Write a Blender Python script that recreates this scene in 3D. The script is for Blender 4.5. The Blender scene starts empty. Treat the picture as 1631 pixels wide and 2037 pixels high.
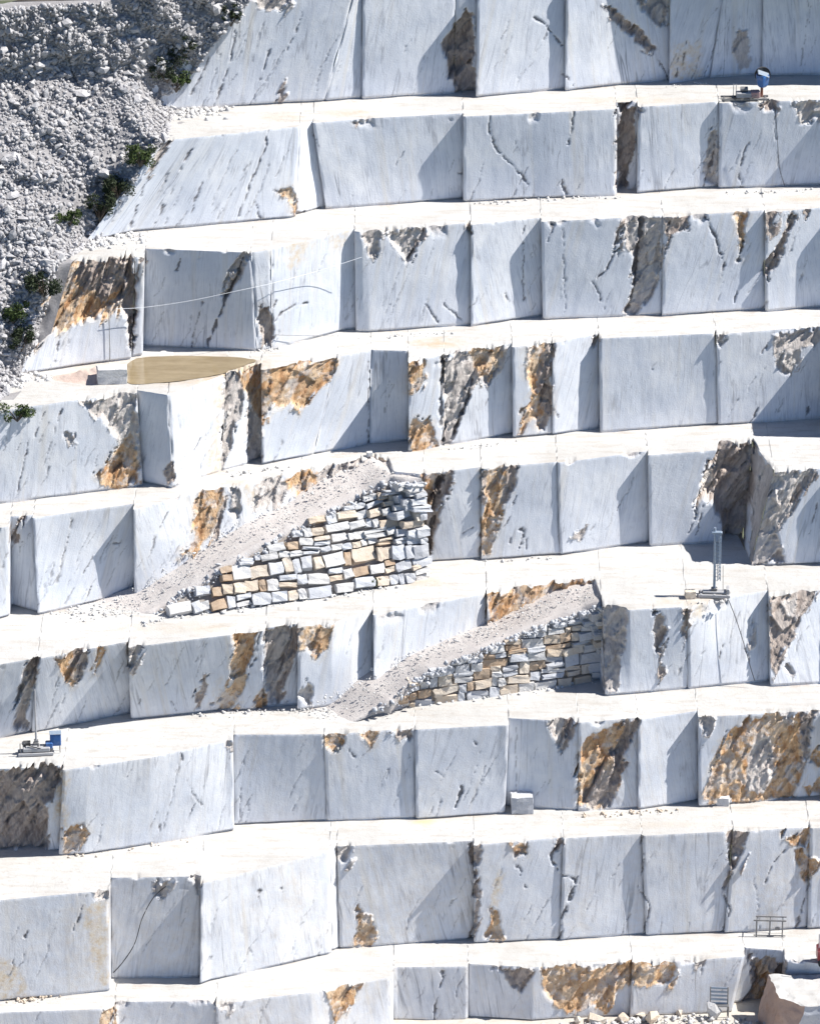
import bpy, math, random
import numpy as np
from mathutils import Vector, Matrix

random.seed(7)
rng = np.random.default_rng(7)
R = math.radians
scene = bpy.context.scene
COL = scene.collection

# ------------------------------------------------------------------ camera
W0, H0 = 1631.0, 2037.0            # photograph size, pixels
DIST, SCALE, PITCH = 400.0, 27.0, R(22.0)
FPX = DIST * SCALE
CAM = np.array([0.0, -DIST * math.cos(PITCH), DIST * math.sin(PITCH)])
FWD = np.array([0.0, math.cos(PITCH), -math.sin(PITCH)])
UPV = np.array([0.0, math.sin(PITCH), math.cos(PITCH)])
cam = bpy.data.cameras.new('camera')
cam.sensor_fit = 'VERTICAL'
cam.sensor_height = 24.0
cam.lens = 24.0 * FPX / H0
cam.clip_start = 1.0
cam.clip_end = 20000.0
camo = bpy.data.objects.new('camera', cam)
camo.location = CAM
camo.rotation_euler = (math.pi / 2 - PITCH, 0, 0)
COL.objects.link(camo)
scene.camera = camo

# ------------------------------------------------------------------ light
SUN = Vector((0.70, 0.0, 0.88)).normalized()      # direction towards the sun
world = bpy.data.worlds.new('World')
scene.world = world
world.use_nodes = True
wn = world.node_tree
bg = wn.nodes['Background']
sky = wn.nodes.new('ShaderNodeTexSky')
sky.sky_type = 'NISHITA'
sky.sun_disc = False
sky.sun_elevation = math.asin(SUN.z)
sky.sun_rotation = math.atan2(SUN.x, SUN.y)
sky.altitude = 2500
sky.air_density = 0.8
sky.dust_density = 0.0
sky.ozone_density = 6.0
wn.links.new(sky.outputs[0], bg.inputs[0])
bg.inputs[1].default_value = 0.085
sl = bpy.data.lights.new('sun', 'SUN')
sl.energy = 5.0
sl.angle = R(0.5)
sl.color = (1.0, 0.965, 0.91)
slo = bpy.data.objects.new('sun', sl)
slo.rotation_euler = SUN.to_track_quat('Z', 'Y').to_euler()
slo.location = (60, -40, 80)
COL.objects.link(slo)
vs = scene.view_settings
vs.view_transform = 'Standard'
vs.look = 'None'
vs.exposure = 0.70
vs.gamma = 1.0
vs.use_curve_mapping = False
scene.cycles.max_bounces = 8
scene.cycles.diffuse_bounces = 5

# ------------------------------------------------------------------ pixel <-> place
def rays(u, v):
    u = np.asarray(u, float); v = np.asarray(v, float)
    d = FWD + ((u - W0 / 2) / FPX)[..., None] * np.array([1.0, 0, 0]) - ((v - H0 / 2) / FPX)[..., None] * UPV
    return d
def onz(u, v, z):
    d = rays(u, v)
    t = (z - CAM[2]) / d[..., 2]
    return CAM + d * np.asarray(t)[..., None]
def topix(p):
    q = np.asarray(p) - CAM
    w = q @ FWD
    return W0 / 2 + FPX * q[..., 0] / w, H0 / 2 - FPX * (q @ UPV) / w

# ------------------------------------------------------------------ noise
_G = rng.normal(size=(4096, 3)); _G /= np.linalg.norm(_G, axis=1)[:, None]
def _hash(i, j, k):
    return ((i * 73856093) ^ (j * 19349663) ^ (k * 83492791)) & 4095
def perlin(p):
    p = np.asarray(p, float)
    i = np.floor(p).astype(np.int64); f = p - i
    w = f * f * f * (f * (f * 6 - 15) + 10)
    out = 0.0
    for dx in (0, 1):
        for dy in (0, 1):
            for dz in (0, 1):
                g = _G[_hash(i[..., 0] + dx, i[..., 1] + dy, i[..., 2] + dz)]
                dd = (f[..., 0] - dx) * g[..., 0] + (f[..., 1] - dy) * g[..., 1] + (f[..., 2] - dz) * g[..., 2]
                wt = (w[..., 0] if dx else 1 - w[..., 0]) * (w[..., 1] if dy else 1 - w[..., 1]) * (w[..., 2] if dz else 1 - w[..., 2])
                out = out + dd * wt
    return out * 1.6
def fbm(p, o=3, ridged=False):
    s, a, n = 0.0, 1.0, 0.0
    p = np.asarray(p, float)
    for k in range(o):
        x = perlin(p * 2 ** k + 13.7 * k)
        s = s + a * ((1 - 2 * np.abs(x)) if ridged else x)
        n += a; a *= 0.5
    return s / n
def sstep(a, b, x):
    t = np.clip((x - a) / (b - a), 0, 1)
    return t * t * (3 - 2 * t)

# ------------------------------------------------------------------ objects
def tag(o, label=None, cat=None, group=None, kind=None):
    if label: o['label'] = label
    if cat: o['category'] = cat
    if group: o['group'] = group
    if kind: o['kind'] = kind
    return o
def mesh_np(name, verts, faces, mat, parent=None, smooth=False, attrs=None, nquads=True):
    me = bpy.data.meshes.new(name)
    verts = np.asarray(verts, np.float32); faces = np.asarray(faces, np.int32)
    n = faces.shape[1]
    me.vertices.add(len(verts)); me.vertices.foreach_set('co', verts.ravel())
    me.loops.add(faces.size); me.loops.foreach_set('vertex_index', faces.ravel())
    me.polygons.add(len(faces))
    me.polygons.foreach_set('loop_start', np.arange(0, faces.size, n, dtype=np.int32))
    if smooth: me.polygons.foreach_set('use_smooth', np.ones(len(faces), bool))
    for k, a in (attrs or {}).items():
        a = np.asarray(a, np.float32)
        if a.ndim == 1:
            at = me.attributes.new(k, 'FLOAT', 'POINT'); at.data.foreach_set('value', a)
        else:
            at = me.attributes.new(k, 'FLOAT_VECTOR', 'POINT'); at.data.foreach_set('vector', a.ravel())
    me.update(calc_edges=True)
    me.validate()
    me.materials.append(mat)
    o = bpy.data.objects.new(name, me); COL.objects.link(o)
    if parent is not None: o.parent = parent
    return o
def mesh_py(name, verts, faces, mat, parent=None, smooth=False):
    me = bpy.data.meshes.new(name)
    me.from_pydata([tuple(v) for v in verts], [], faces)
    me.update(); me.materials.append(mat)
    if smooth:
        for p in me.polygons: p.use_smooth = True
    o = bpy.data.objects.new(name, me); COL.objects.link(o)
    if parent is not None: o.parent = parent
    return o
def empty(name, loc, rz=0.0):
    o = bpy.data.objects.new(name, None); COL.objects.link(o)
    o.location = loc; o.rotation_euler = (0, 0, rz); o.empty_display_size = 0.3
    return o
class MB:
    """collects boxes and tubes, builds one mesh"""
    def __init__(s): s.v = []; s.f = []
    def box(s, c, d, rot=None, ch=0.0):
        """box with chamfered vertical-and-horizontal edges"""
        x, y, z = [q / 2 for q in d]
        m = rot if rot is not None else Matrix.Identity(3)
        b = len(s.v)
        ch = min(ch, x * .6, y * .6, z * .6)
        if ch <= 0:
            for sz in (-1, 1):
                for sx, sy in ((-1, -1), (1, -1), (1, 1), (-1, 1)):
                    s.v.append(Vector(c) + m @ Vector((sx * x, sy * y, sz * z)))
            s.f += [[b + i for i in q] for q in ((0, 3, 2, 1), (4, 5, 6, 7), (0, 1, 5, 4), (1, 2, 6, 5), (2, 3, 7, 6), (3, 0, 4, 7))]
        else:
            lv = [(-z, ch), (-z + ch, 0), (z - ch, 0), (z, ch)]
            for zz, ins in lv:
                xx, yy = x - ins, y - ins
                for px, py in ((-xx + ch, -yy), (xx - ch, -yy), (xx, -yy + ch), (xx, yy - ch), (xx - ch, yy), (-xx + ch, yy), (-xx, yy - ch), (-xx, -yy + ch)):
                    s.v.append(Vector(c) + m @ Vector((px, py, zz)))
            for l in range(3):
                for i in range(8):
                    j = (i + 1) % 8
                    s.f.append([b + l * 8 + i, b + l * 8 + j, b + l * 8 + 8 + j, b + l * 8 + 8 + i])
            s.f.append([b + i for i in reversed(range(8))]); s.f.append([b + 24 + i for i in range(8)])
        return s
    def tube(s, pts, r, n=8, cap=True):
        pts = [Vector(p) for p in pts]
        rr = r if isinstance(r, (list, tuple)) else [r] * len(pts)
        b = len(s.v)
        for i, p in enumerate(pts):
            t = (pts[min(i + 1, len(pts) - 1)] - pts[max(i - 1, 0)]).normalized()
            a = Vector((0, 0, 1)) if abs(t.z) < .9 else Vector((1, 0, 0))
            e1 = t.cross(a).normalized(); e2 = t.cross(e1)
            for k in range(n):
                an = 2 * math.pi * k / n
                s.v.append(p + rr[i] * (math.cos(an) * e1 + math.sin(an) * e2))
        for i in range(len(pts) - 1):
            for k in range(n):
                k2 = (k + 1) % n
                s.f.append([b + i * n + k, b + i * n + k2, b + (i + 1) * n + k2, b + (i + 1) * n + k])
        if cap:
            s.f.append([b + k for k in range(n)]); s.f.append([b + (len(pts) - 1) * n + k for k in reversed(range(n))])
        return s
    def build(s, name, mat, parent=None, smooth=False):
        return mesh_py(name, s.v, s.f, mat, parent, smooth)

# ------------------------------------------------------------------ materials
def newmat(name):
    m = bpy.data.materials.new(name); m.use_nodes = True
    nt = m.node_tree; b = nt.nodes['Principled BSDF']
    return m, nt, b
class NB:
    def __init__(s, nt): s.nt = nt
    def n(s, t, **kw):
        x = s.nt.nodes.new(t)
        for k, v in kw.items(): setattr(x, k, v)
        return x
    def l(s, a, b): s.nt.links.new(a, b)
    def setin(s, sock, v):
        if isinstance(v, bpy.types.NodeSocket): s.l(v, sock)
        else: sock.default_value = v
    def attr(s, name, vec=False):
        x = s.n('ShaderNodeAttribute', attribute_name=name)
        return x.outputs['Vector'] if vec else x.outputs['Fac']
    def mapping(s, v, scale=(1, 1, 1), rot=(0, 0, 0), loc=(0, 0, 0)):
        x = s.n('ShaderNodeMapping'); s.l(v, x.inputs[0])
        x.inputs['Scale'].default_value = scale; x.inputs['Rotation'].default_value = rot; x.inputs['Location'].default_value = loc
        return x.outputs[0]
    def noise(s, v, scale, detail=3, rough=.55, dist=0.0):
        x = s.n('ShaderNodeTexNoise'); s.l(v, x.inputs['Vector'])
        x.inputs['Scale'].default_value = scale; x.inputs['Detail'].default_value = detail
        x.inputs['Roughness'].default_value = rough; x.inputs['Distortion'].default_value = dist
        return x.outputs['Fac']
    def rng(s, v, a, b, c=0.0, d=1.0):
        x = s.n('ShaderNodeMapRange'); x.clamp = True
        s.setin(x.inputs[0], v)
        for i, q in enumerate((a, b, c, d)): x.inputs[i + 1].default_value = q
        return x.outputs[0]
    def math(s, op, a, b=0.0):
        x = s.n('ShaderNodeMath', operation=op); s.setin(x.inputs[0], a); s.setin(x.inputs[1], b)
        return x.outputs[0]
    def mix(s, f, a, b, mode='MIX'):
        x = s.n('ShaderNodeMix', data_type='RGBA', blend_type=mode)
        s.setin(x.inputs[0], f)
        for i, q in ((6, a), (7, b)):
            if isinstance(q, bpy.types.NodeSocket): s.l(q, x.inputs[i])
            else: x.inputs[i].default_value = (*q, 1) if len(q) == 3 else q
        return x.outputs[2]
    def bump(s, h, st, dist, normal=None):
        x = s.n('ShaderNodeBump'); s.setin(x.inputs['Height'], h)
        s.setin(x.inputs['Strength'], st); x.inputs['Distance'].default_value = dist
        if normal is not None: s.l(normal, x.inputs['Normal'])
        return x.outputs[0]
    def objrand(s): return s.n('ShaderNodeObjectInfo').outputs['Random']
    def pos(s): return s.n('ShaderNodeNewGeometry').outputs['Position']
    def objco(s): return s.n('ShaderNodeTexCoord').outputs['Object']

def make_marble():
    m, nt, b = newmat('cut_marble'); N = NB(nt)
    fc = N.attr('fc', True)
    rnd = N.objrand()
    off = N.n('ShaderNodeVectorMath', operation='ADD'); N.l(fc, off.inputs[0])
    cmb = N.n('ShaderNodeCombineXYZ'); N.l(N.math('MULTIPLY', rnd, 37.0), cmb.inputs[2]); N.l(cmb.outputs[0], off.inputs[1])
    vr = N.n('ShaderNodeVectorRotate', rotation_type='Z_AXIS'); N.l(off.outputs[0], vr.inputs['Vector'])
    N.l(N.rng(rnd, 0, 1, -.28, .28), vr.inputs['Angle'])
    v0 = off.outputs[0]; v = vr.outputs[0]
    # clouded blue-grey white ground
    c = N.mix(N.rng(N.noise(v, .22, 4, .65), .36, .64), (.64, .675, .735), (.83, .838, .85))
    c = N.mix(N.rng(N.noise(v, 1.1, 5, .7), .40, .72, 0, .40), c, (.60, .63, .685))
    # bedding that dips steeply: soft bands, then drawn-out veins where it is disturbed
    dip = N.mapping(v, (1.5, .13, 1), (0, 0, R(-30)))
    dn = N.noise(dip, 1.0, 5, .65, .5)
    c = N.mix(N.rng(dn, .52, .70, 0, .5), c, (.50, .535, .605))
    def veins(scale, rot, width, patch, amt, col, c):
        n = N.noise(N.mapping(v, scale, (0, 0, R(rot))), 1.0, 3, .5, .25)
        line = N.rng(N.math('ABSOLUTE', N.math('SUBTRACT', n, .5)), width, width * .25)
        pm = N.rng(N.noise(v, patch, 3, .6), .48, .66)
        return N.mix(N.math('MULTIPLY', N.math('MULTIPLY', line, pm), amt), c, col)
    c = veins((.55, .045, 1), -29, .014, .16, .75, (.17, .175, .20), c)
    c = veins((1.3, .09, 1), -25, .018, .35, .6, (.25, .255, .285), c)
    c = veins((.6, .05, 1), 42, .016, .21, .4, (.30, .32, .37), c)
    c = veins((3.0, .22, 1), -33, .03, .5, .5, (.24, .24, .26), c)
    c = N.mix(N.rng(N.noise(N.mapping(v, (1.1, .10, 1), (0, 0, R(48))), 1.0, 3, .6), .54, .70, 0, .4), c, (.58, .61, .67))
    # fine dense fabric along the dip
    c = N.mix(N.rng(N.noise(N.mapping(v, (9.0, .9, 1), (0, 0, R(-30))), 1.0, 3, .65), .50, .70, 0, .36), c, (.47, .50, .56))
    c = N.mix(N.rng(N.noise(N.mapping(v, (4.0, .35, 1), (0, 0, R(-34))), 1.0, 4, .7), .58, .72, 0, .5), c, (.40, .42, .475))
    # pale dust films
    c = N.mix(N.rng(N.noise(v, .45, 4, .65), .52, .72, 0, .55), c, (.84, .835, .82))
    # upright saw marks and run-off streaks
    st = N.noise(N.mapping(v0, (6.0, .12, 1)), 1.0, 3, .6)
    c = N.mix(N.rng(st, .5, .75, 0, .22), c, (.60, .63, .68))
    st2 = N.noise(N.mapping(v, (1.6, .07, 1), loc=(9, 3, 0)), 1.0, 2, .5)
    c = N.mix(N.rng(st2, .56, .74, 0, .42), c, (.66, .60, .50))
    # block to block difference
    c = N.mix(N.rng(rnd, 0, 1, 0, .30), c, (.60, .635, .70))
    # speckle of pits
    c = N.mix(N.rng(N.noise(v, 5.5, 3, .7), .66, .74, 0, .55), c, (.28, .28, .30))
    # stains
    sn = N.noise(v, 1.7, 4, .7)
    stain = N.math('MULTIPLY', N.attr('stain'), N.rng(sn, .30, .62))
    c = N.mix(stain, c, N.mix(N.rng(N.noise(v, 3.0, 3, .6), .35, .65), (.60, .48, .34), (.72, .65, .54)))
    # broken rock in the scars
    scar = N.attr('scar'); org = N.attr('orange'); drk = N.attr('dark')
    rv = N.mapping(v, (2.4, .75, 1), (0, 0, R(-28)))
    rn = N.noise(rv, 1.0, 5, .7, .4)
    rn2 = N.noise(v, 3.8, 4, .7)
    fct = N.attr('facet')
    grey = N.mix(N.rng(rn, .38, .62), (.46, .415, .39), (.72, .685, .65))
    grey = N.mix(N.rng(fct, 0, 1, 0, .6), grey, (.72, .695, .66))
    ora = N.mix(N.rng(rn, .38, .60), (.46, .25, .12), (.70, .48, .28))
    ora = N.mix(N.rng(fct, .35, .9, 0, .75), ora, (.70, .56, .41))
    ora = N.mix(N.rng(N.noise(v, .9, 4, .7), .50, .60, 0, .7), ora, grey)
    ora = N.mix(N.rng(rn2, .58, .68, 0, .6), ora, (.25, .12, .06))
    dk = N.mix(N.rng(rn, .38, .64), (.18, .14, .125), (.45, .36, .30))
    dk = N.mix(N.rng(fct, .4, 1, 0, .6), dk, (.60, .53, .48))
    rock = N.mix(org, grey, ora)
    rock = N.mix(drk, rock, dk)
    c = N.mix(scar, c, rock)
    c = N.mix(N.math('MULTIPLY', N.attr('crack'), .9), c, (.075, .06, .055))
    N.l(c, b.inputs['Base Color'])
    b.inputs['Roughness'].default_value = .78
    b.inputs['Specular IOR Level'].default_value = .25
    h = N.math('ADD', N.math('MULTIPLY', N.noise(v, 9.0, 4, .7), .35), N.math('MULTIPLY', N.noise(rv, 3.0, 5, .75), N.math('ADD', N.math('MULTIPLY', scar, 3.5), .12)))
    N.l(N.bump(h, .55, .10), b.inputs['Normal'])
    return m

def make_tread():
    m, nt, b = newmat('marble_dust_floor'); N = NB(nt)
    p = N.pos()
    c = N.mix(N.rng(N.noise(p, .16, 4, .6), .3, .7), (.53, .522, .505), (.45, .44, .42))
    c = N.mix(N.rng(N.noise(N.mapping(p, (.35, 1.6, 1), (0, 0, R(12))), 1.0, 4, .65), .50, .70, 0, .75), c, (.40, .365, .325))
    c = N.mix(N.rng(N.noise(p, 2.6, 4, .7), .56, .72, 0, .6), c, (.36, .325, .29))
    d = N.math('MULTIPLY', N.attr('dirt'), N.rng(N.noise(p, .9, 4, .7), .28, .6))
    c = N.mix(d, c, (.46, .35, .23))
    c = N.mix(N.attr('yellow'), c, (.58, .44, .14))
    c = N.mix(N.math('MULTIPLY', N.attr('rough'), N.rng(N.noise(p, 1.7, 4, .7), .35, .65)), c, (.40, .34, .29))
    N.l(c, b.inputs['Base Color'])
    b.inputs['Roughness'].default_value = .9
    b.inputs['Specular IOR Level'].default_value = .15
    h = N.math('ADD', N.noise(p, 3.0, 5, .7), N.math('MULTIPLY', N.noise(p, 14.0, 3, .7), .4))
    N.l(N.bump(h, .5, .08), b.inputs['Normal'])
    return m

def make_rock(name, ca, cb, cc, scale=2.2, amt=.6):
    m, nt, b = newmat(name); N = NB(nt)
    p = N.pos(); rnd = N.objrand()
    c = N.mix(N.rng(N.noise(p, scale * .4, 4, .65), .35, .65), ca, cb)
    c = N.mix(N.rng(N.noise(p, scale * 1.7, 4, .7), .54, .72, 0, amt), c, cc)
    c = N.mix(N.rng(rnd, 0, 1, 0, .35), c, cc)
    N.l(c, b.inputs['Base Color'])
    b.inputs['Roughness'].default_value = .88; b.inputs['Specular IOR Level'].default_value = .2
    N.l(N.bump(N.noise(p, scale * 3, 5, .75), .6, .12), b.inputs['Normal'])
    return m

def make_plain(name, col, rough=.5, metal=0.0, wear=(.35, .30, .26), amt=.5, spec=.4):
    m, nt, b = newmat(name); N = NB(nt)
    p = N.objco()
    c = N.mix(N.rng(N.noise(p, 4.0, 5, .7), .50, .72, 0, amt), col, wear)
    c = N.mix(N.rng(N.noise(p, 1.3, 3, .6), .45, .75, 0, amt * .6), c, (.62, .60, .57))
    N.l(c, b.inputs['Base Color'])
    b.inputs['Roughness'].default_value = rough; b.inputs['Metallic'].default_value = metal
    b.inputs['Specular IOR Level'].default_value = spec
    N.l(N.bump(N.noise(p, 18.0, 3, .6), .2, .02), b.inputs['Normal'])
    return m

M = {}
M['marble'] = make_marble()
M['tread'] = make_tread()
M['white'] = make_rock('white_marble_stone', (.68, .67, .65), (.58, .58, .585), (.44, .41, .38))
M['grey'] = make_rock('grey_marble_stone', (.50, .52, .56), (.60, .61, .63), (.36, .35, .35))
M['tan'] = make_rock('tan_marble_stone', (.60, .51, .41), (.66, .60, .52), (.44, .32, .21))
M['brown'] = make_rock('rust_stained_stone', (.44, .32, .22), (.54, .44, .34), (.30, .20, .13))
M['scree'] = make_rock('scree_rock', (.44, .43, .44), (.57, .56, .56), (.31, .30, .30), 3.0)
M['screebase'] = make_rock('scree_fines', (.27, .26, .265), (.34, .33, .33), (.19, .185, .185), 2.0)
M['gravel'] = make_rock('ramp_gravel', (.50, .465, .445), (.58, .55, .525), (.38, .345, .325), 2.5, .5)
M['earth'] = make_rock('wall_fill_earth', (.30, .265, .235), (.38, .35, .32), (.20, .175, .155), 2.0)
M['silt'] = make_rock('pink_silt', (.55, .43, .37), (.62, .52, .46), (.42, .31, .26), 1.5)
M['ground'] = make_rock('valley_ground', (.10, .115, .07), (.065, .085, .045), (.16, .15, .11), .02)
M['blue'] = make_plain('blue_paint', (.035, .13, .36), .38, 0, (.10, .16, .26), .45)
M['palegrey'] = make_plain('dusty_pale_steel', (.42, .42, .43), .55, .2)
M['bluegrey'] = make_plain('blue_grey_steel', (.26, .33, .42), .5, .3, (.40, .40, .40), .5)
M['steel'] = make_plain('dull_steel', (.20, .20, .205), .5, .55)
M['dark'] = make_plain('black_rubber', (.025, .025, .028), .7, 0, (.12, .11, .10), .4, .2)
M['rust'] = make_plain('rusty_red_steel', (.36, .15, .09), .75, .1, (.22, .10, .06), .6, .2)
M['pink'] = make_plain('faded_pink_red_paint', (.48, .27, .25), .6, 0, (.50, .42, .38), .5)
M['red'] = make_plain('dark_red_paint', (.30, .018, .025), .4, 0, (.20, .06, .05), .4)
M['cable'] = make_plain('white_cable', (.72, .74, .76), .6, 0, (.6, .6, .6), .2)

# ------------------------------------------------------------------ the quarry face, read off the photograph
# each face: foot line and top line (pixels), blocks (foot u, top u, offset at left end, offset at right end; metres towards the valley),
# scars (kind, depth, outline), cracks (width px, line)
# kinds: o orange rock, b dark brown rock, g grey broken rock, w pale rubble, s flat stain
FACES = []
def face(name, foot, top, blocks, scars, cracks, u0, u1, height=None):
    # carry the benches on well past the left edge of the picture
    if foot[0][0] == -60 and name != 'F2':
        foot = [(-330, foot[0][1] + 30)] + foot; top = [(-330, top[0][1] + 30)] + top
        blocks = [(-330, -330, -.1, .2)] + [(-70, -75, *blocks[0][2:])] + blocks[1:]
    FACES.append(dict(name=name, foot=foot, top=top, blocks=blocks, scars=scars, cracks=cracks, u0=u0, u1=u1, height=height))
E = 1850
face('F0', [(250,226),(345,218),(560,208),(720,202),(940,192),(1125,181),(1330,164),(1420,157),(1631,155),(E,150)], None,
 [(250,300,.2,-.1),(645,706,-.1,-.75),(720,722,-.2,-.45),(905,905,-.9,-.6),(946,948,.25,-.2),(1123,1123,.1,-.3),(1330,1330,.15,-.2),(1412,1442,-.1,-.45),(1515,1515,-.25,-.4),(1700,1700,.3,.2)],
 [('b',1.1,[(878,85),(903,55),(918,20),(940,20),(944,120),(944,192),(908,196),(893,150)]),
  ('b',.45,[(1190,0),(1220,12),(1255,45),(1292,78),(1308,98),(1300,112),(1272,92),(1235,58),(1202,22)]),
  ('g',.6,[(1255,-10),(1328,-10),(1328,52),(1310,54),(1285,32)]),
  ('b',.25,[(546,209),(556,188),(560,160),(569,154),(570,175),(561,202)]),
  ('g',.4,[(500,-10),(575,-12),(585,5),(560,22),(520,18)]),
  ('s',0,[(1335,90),(1395,80),(1395,160),(1333,162)]),
  ('g',.2,[(1455,50),(1485,55),(1490,130),(1470,150),(1458,110)])],
 [(6,[(1063,35),(1085,48),(1098,68),(1118,92)]),(5,[(1120,148),(1132,158),(1140,170)]),(5,[(1365,80),(1358,118),(1362,150)]),(5,[(1343,152),(1350,115)]),(5,[(1392,112),(1384,138),(1376,158)]),
  (4,[(1425,75),(1412,120),(1398,160)]),(4,[(575,102),(590,60),(602,25)]),(4,[(452,148),(464,95),(468,62)]),(4,[(438,178),(452,148)]),(5,[(520,160),(534,98)]),(3,[(1610,0),(1602,60),(1592,130)]),
  (4,[(425,215),(440,178)]),(3,[(500,205),(530,160),(570,95)]),(4,[(380,190),(410,130),(430,90)]),(3,[(470,120),(490,80)]),(4,[(395,118),(415,85)]),(5,[(1270,100),(1310,120),(1328,160)])],
 340, 1631, 8.2)
face('F1', [(120,486),(185,476),(265,458),(577,433),(652,420),(820,409),(920,401),(1060,392),(1230,385),(1420,376),(1631,372),(E,366)],
 [(260,285),(340,274),(600,250),(720,240),(920,230),(1220,212),(1430,205),(1631,202),(E,196)],
 [(170,322,.3,.1),(588,597,-.1,-1.0),(648,622,-.2,-.3),(921,921,.15,.35),(1226,1226,-.5,-.5),(1266,1268,.15,-.15),(1428,1430,.05,-.25),(1660,1660,.2,.1)],
 [('b',.8,[(1230,208),(1272,206),(1264,240),(1256,300),(1254,386),(1230,388),(1224,330),(1222,270)]),
  ('g',.25,[(1414,262),(1428,262),(1430,372),(1405,374),(1400,330)]),
  ('b',.5,[(1503,198),(1548,197),(1550,220),(1530,229),(1508,226)]),
  ('w',.35,[(1572,198),(1660,196),(1640,240),(1602,255),(1585,235)]),
  ('o',.2,[(553,386),(585,368),(593,400),(586,432),(575,402)]),
  ('b',.3,[(588,432),(592,422),(640,414),(640,430)]),
  ('b',.2,[(700,238),(720,236),(712,258),(704,252)]),('g',.2,[(725,238),(745,236),(735,256)]),
  ('g',.35,[(320,285),(345,268),(330,310),(300,350),(290,350)])],
 [(6,[(975,230),(972,256),(984,285),(1003,312),(1030,342),(1055,370),(1064,392)]),(5,[(1143,220),(1138,255),(1130,287)]),(8,[(1116,350),(1127,386)]),
  (6,[(1425,268),(1420,305),(1411,330),(1402,372)]),(5,[(1487,283),(1478,316),(1469,342),(1475,376)]),(2.5,[(1540,232),(1546,330),(1562,370)]),
  (5,[(340,272),(300,342),(272,410),(262,452)]),(5,[(536,252),(526,300),(502,350),(490,392),(474,432)]),(6,[(382,294),(358,336)]),(4,[(402,362),(378,424)]),(4,[(326,408),(308,444)]),
  (5,[(508,402),(520,432)]),(4,[(446,262),(440,280)]),(4,[(552,382),(535,375)]),(3,[(470,300),(440,360),(420,410)]),(3,[(575,300),(550,350)]),(3,[(340,340),(310,390)]),(4,[(240,400),(225,440)]),
  (3,[(620,260),(640,300)]),(6,[(905,338),(920,345)]),(7,[(850,400),(856,410)])],
 200, 1631)
face('F2', [(-60,762),(45,746),(150,728),(260,712),(285,706),(510,696),(530,690),(690,661),(735,663),(930,650),(1080,636),(1315,628),(1520,620),(1631,615),(E,606)],
 [(-60,548),(105,527),(250,512),(290,510),(500,500),(540,490),(700,460),(720,462),(930,446),(1075,440),(1320,430),(1631,417),(E,408)],
 [(15,92,0,.2),(262,268,.0,.1),(284,287,-1.7,.15),(512,500,.15,.75),(541,541,.75,-.55),(708,705,.0,-.15),(936,936,.1,-.4),(1079,1076,.1,-.05),(1316,1318,.12,-.2),(1521,1521,.1,-.3),(1665,1665,.25,.1)],
 [('o',.8,[(95,520),(246,505),(250,600),(236,624),(205,640),(160,646),(120,662),(92,682),(50,710),(40,690),(60,640),(90,590)]),
  ('b',.3,[(160,515),(245,508),(248,580),(200,600),(150,570)]),
  ('b',1.6,[(248,505),(264,504),(270,560),(273,620),(262,702),(256,702),(252,642),(234,608),(246,560)]),
  ('b',.5,[(282,505),(291,512),(274,562),(268,545)]),
  ('g',.5,[(468,505),(500,498),(478,560),(452,600),(440,590)]),
  ('b',.5,[(518,608),(540,620),(549,660),(538,692),(514,694)]),
  ('s',0,[(570,482),(625,474),(602,522),(578,545)]),('s',0,[(655,468),(700,462),(680,500),(660,500)]),
  ('g',.4,[(718,452),(762,450),(756,500),(741,524),(728,500)]),
  ('w',.6,[(758,452),(842,445),(836,492),(812,528),(800,510),(775,482)]),
  ('b',.7,[(834,448),(848,444),(832,500),(817,528),(811,515)]),
  ('b',.3,[(926,444),(943,442),(941,470),(932,468)]),
  ('g',.45,[(1243,428),(1275,425),(1312,425),(1320,520),(1310,560),(1290,602),(1265,632),(1240,630),(1254,570),(1262,510),(1240,490)]),
  ('b',.35,[(1228,432),(1246,430),(1236,490),(1224,512)]),
  ('b',.35,[(1318,424),(1382,420),(1370,455),(1342,470),(1325,502)]),
  ('o',.3,[(1463,418),(1492,416),(1481,480),(1470,512),(1467,460)]),
  ('b',.3,[(1520,418),(1552,414),(1541,455),(1522,482)]),
  ('b',.5,[(1570,418),(1588,426),(1552,510),(1526,562),(1520,530),(1546,490)]),
  ('b',.3,[(1595,415),(1615,412),(1600,445)])],
 [(14,[(1272,440),(1267,520),(1255,592),(1244,622)]),(11,[(484,515),(462,570),(432,640),(414,692)]),(6,[(362,512),(354,538)]),(5,[(404,600),(390,650),(380,700)]),
  (6,[(538,655),(560,622),(588,606),(612,603)]),(6,[(548,598),(540,640)]),(5,[(846,604),(870,642)]),(5,[(882,604),(908,630),(922,642)]),
  (7,[(1404,433),(1424,480),(1439,520),(1436,552)]),(10,[(1479,480),(1469,516)]),(8,[(1463,578),(1456,612)]),(5,[(1097,440),(1090,480)]),(5,[(1195,600),(1180,560)]),(4,[(1005,580),(1010,600)]),
  (4,[(1042,450),(1040,600)]),(3,[(1120,450),(1122,620)]),(6,[(1330,440),(1318,520)]),(5,[(120,670),(110,720)]),(4,[(570,590),(580,596)]),(7,[(1180,560),(1210,530),(1225,500)])],
 110, 1631)
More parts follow.
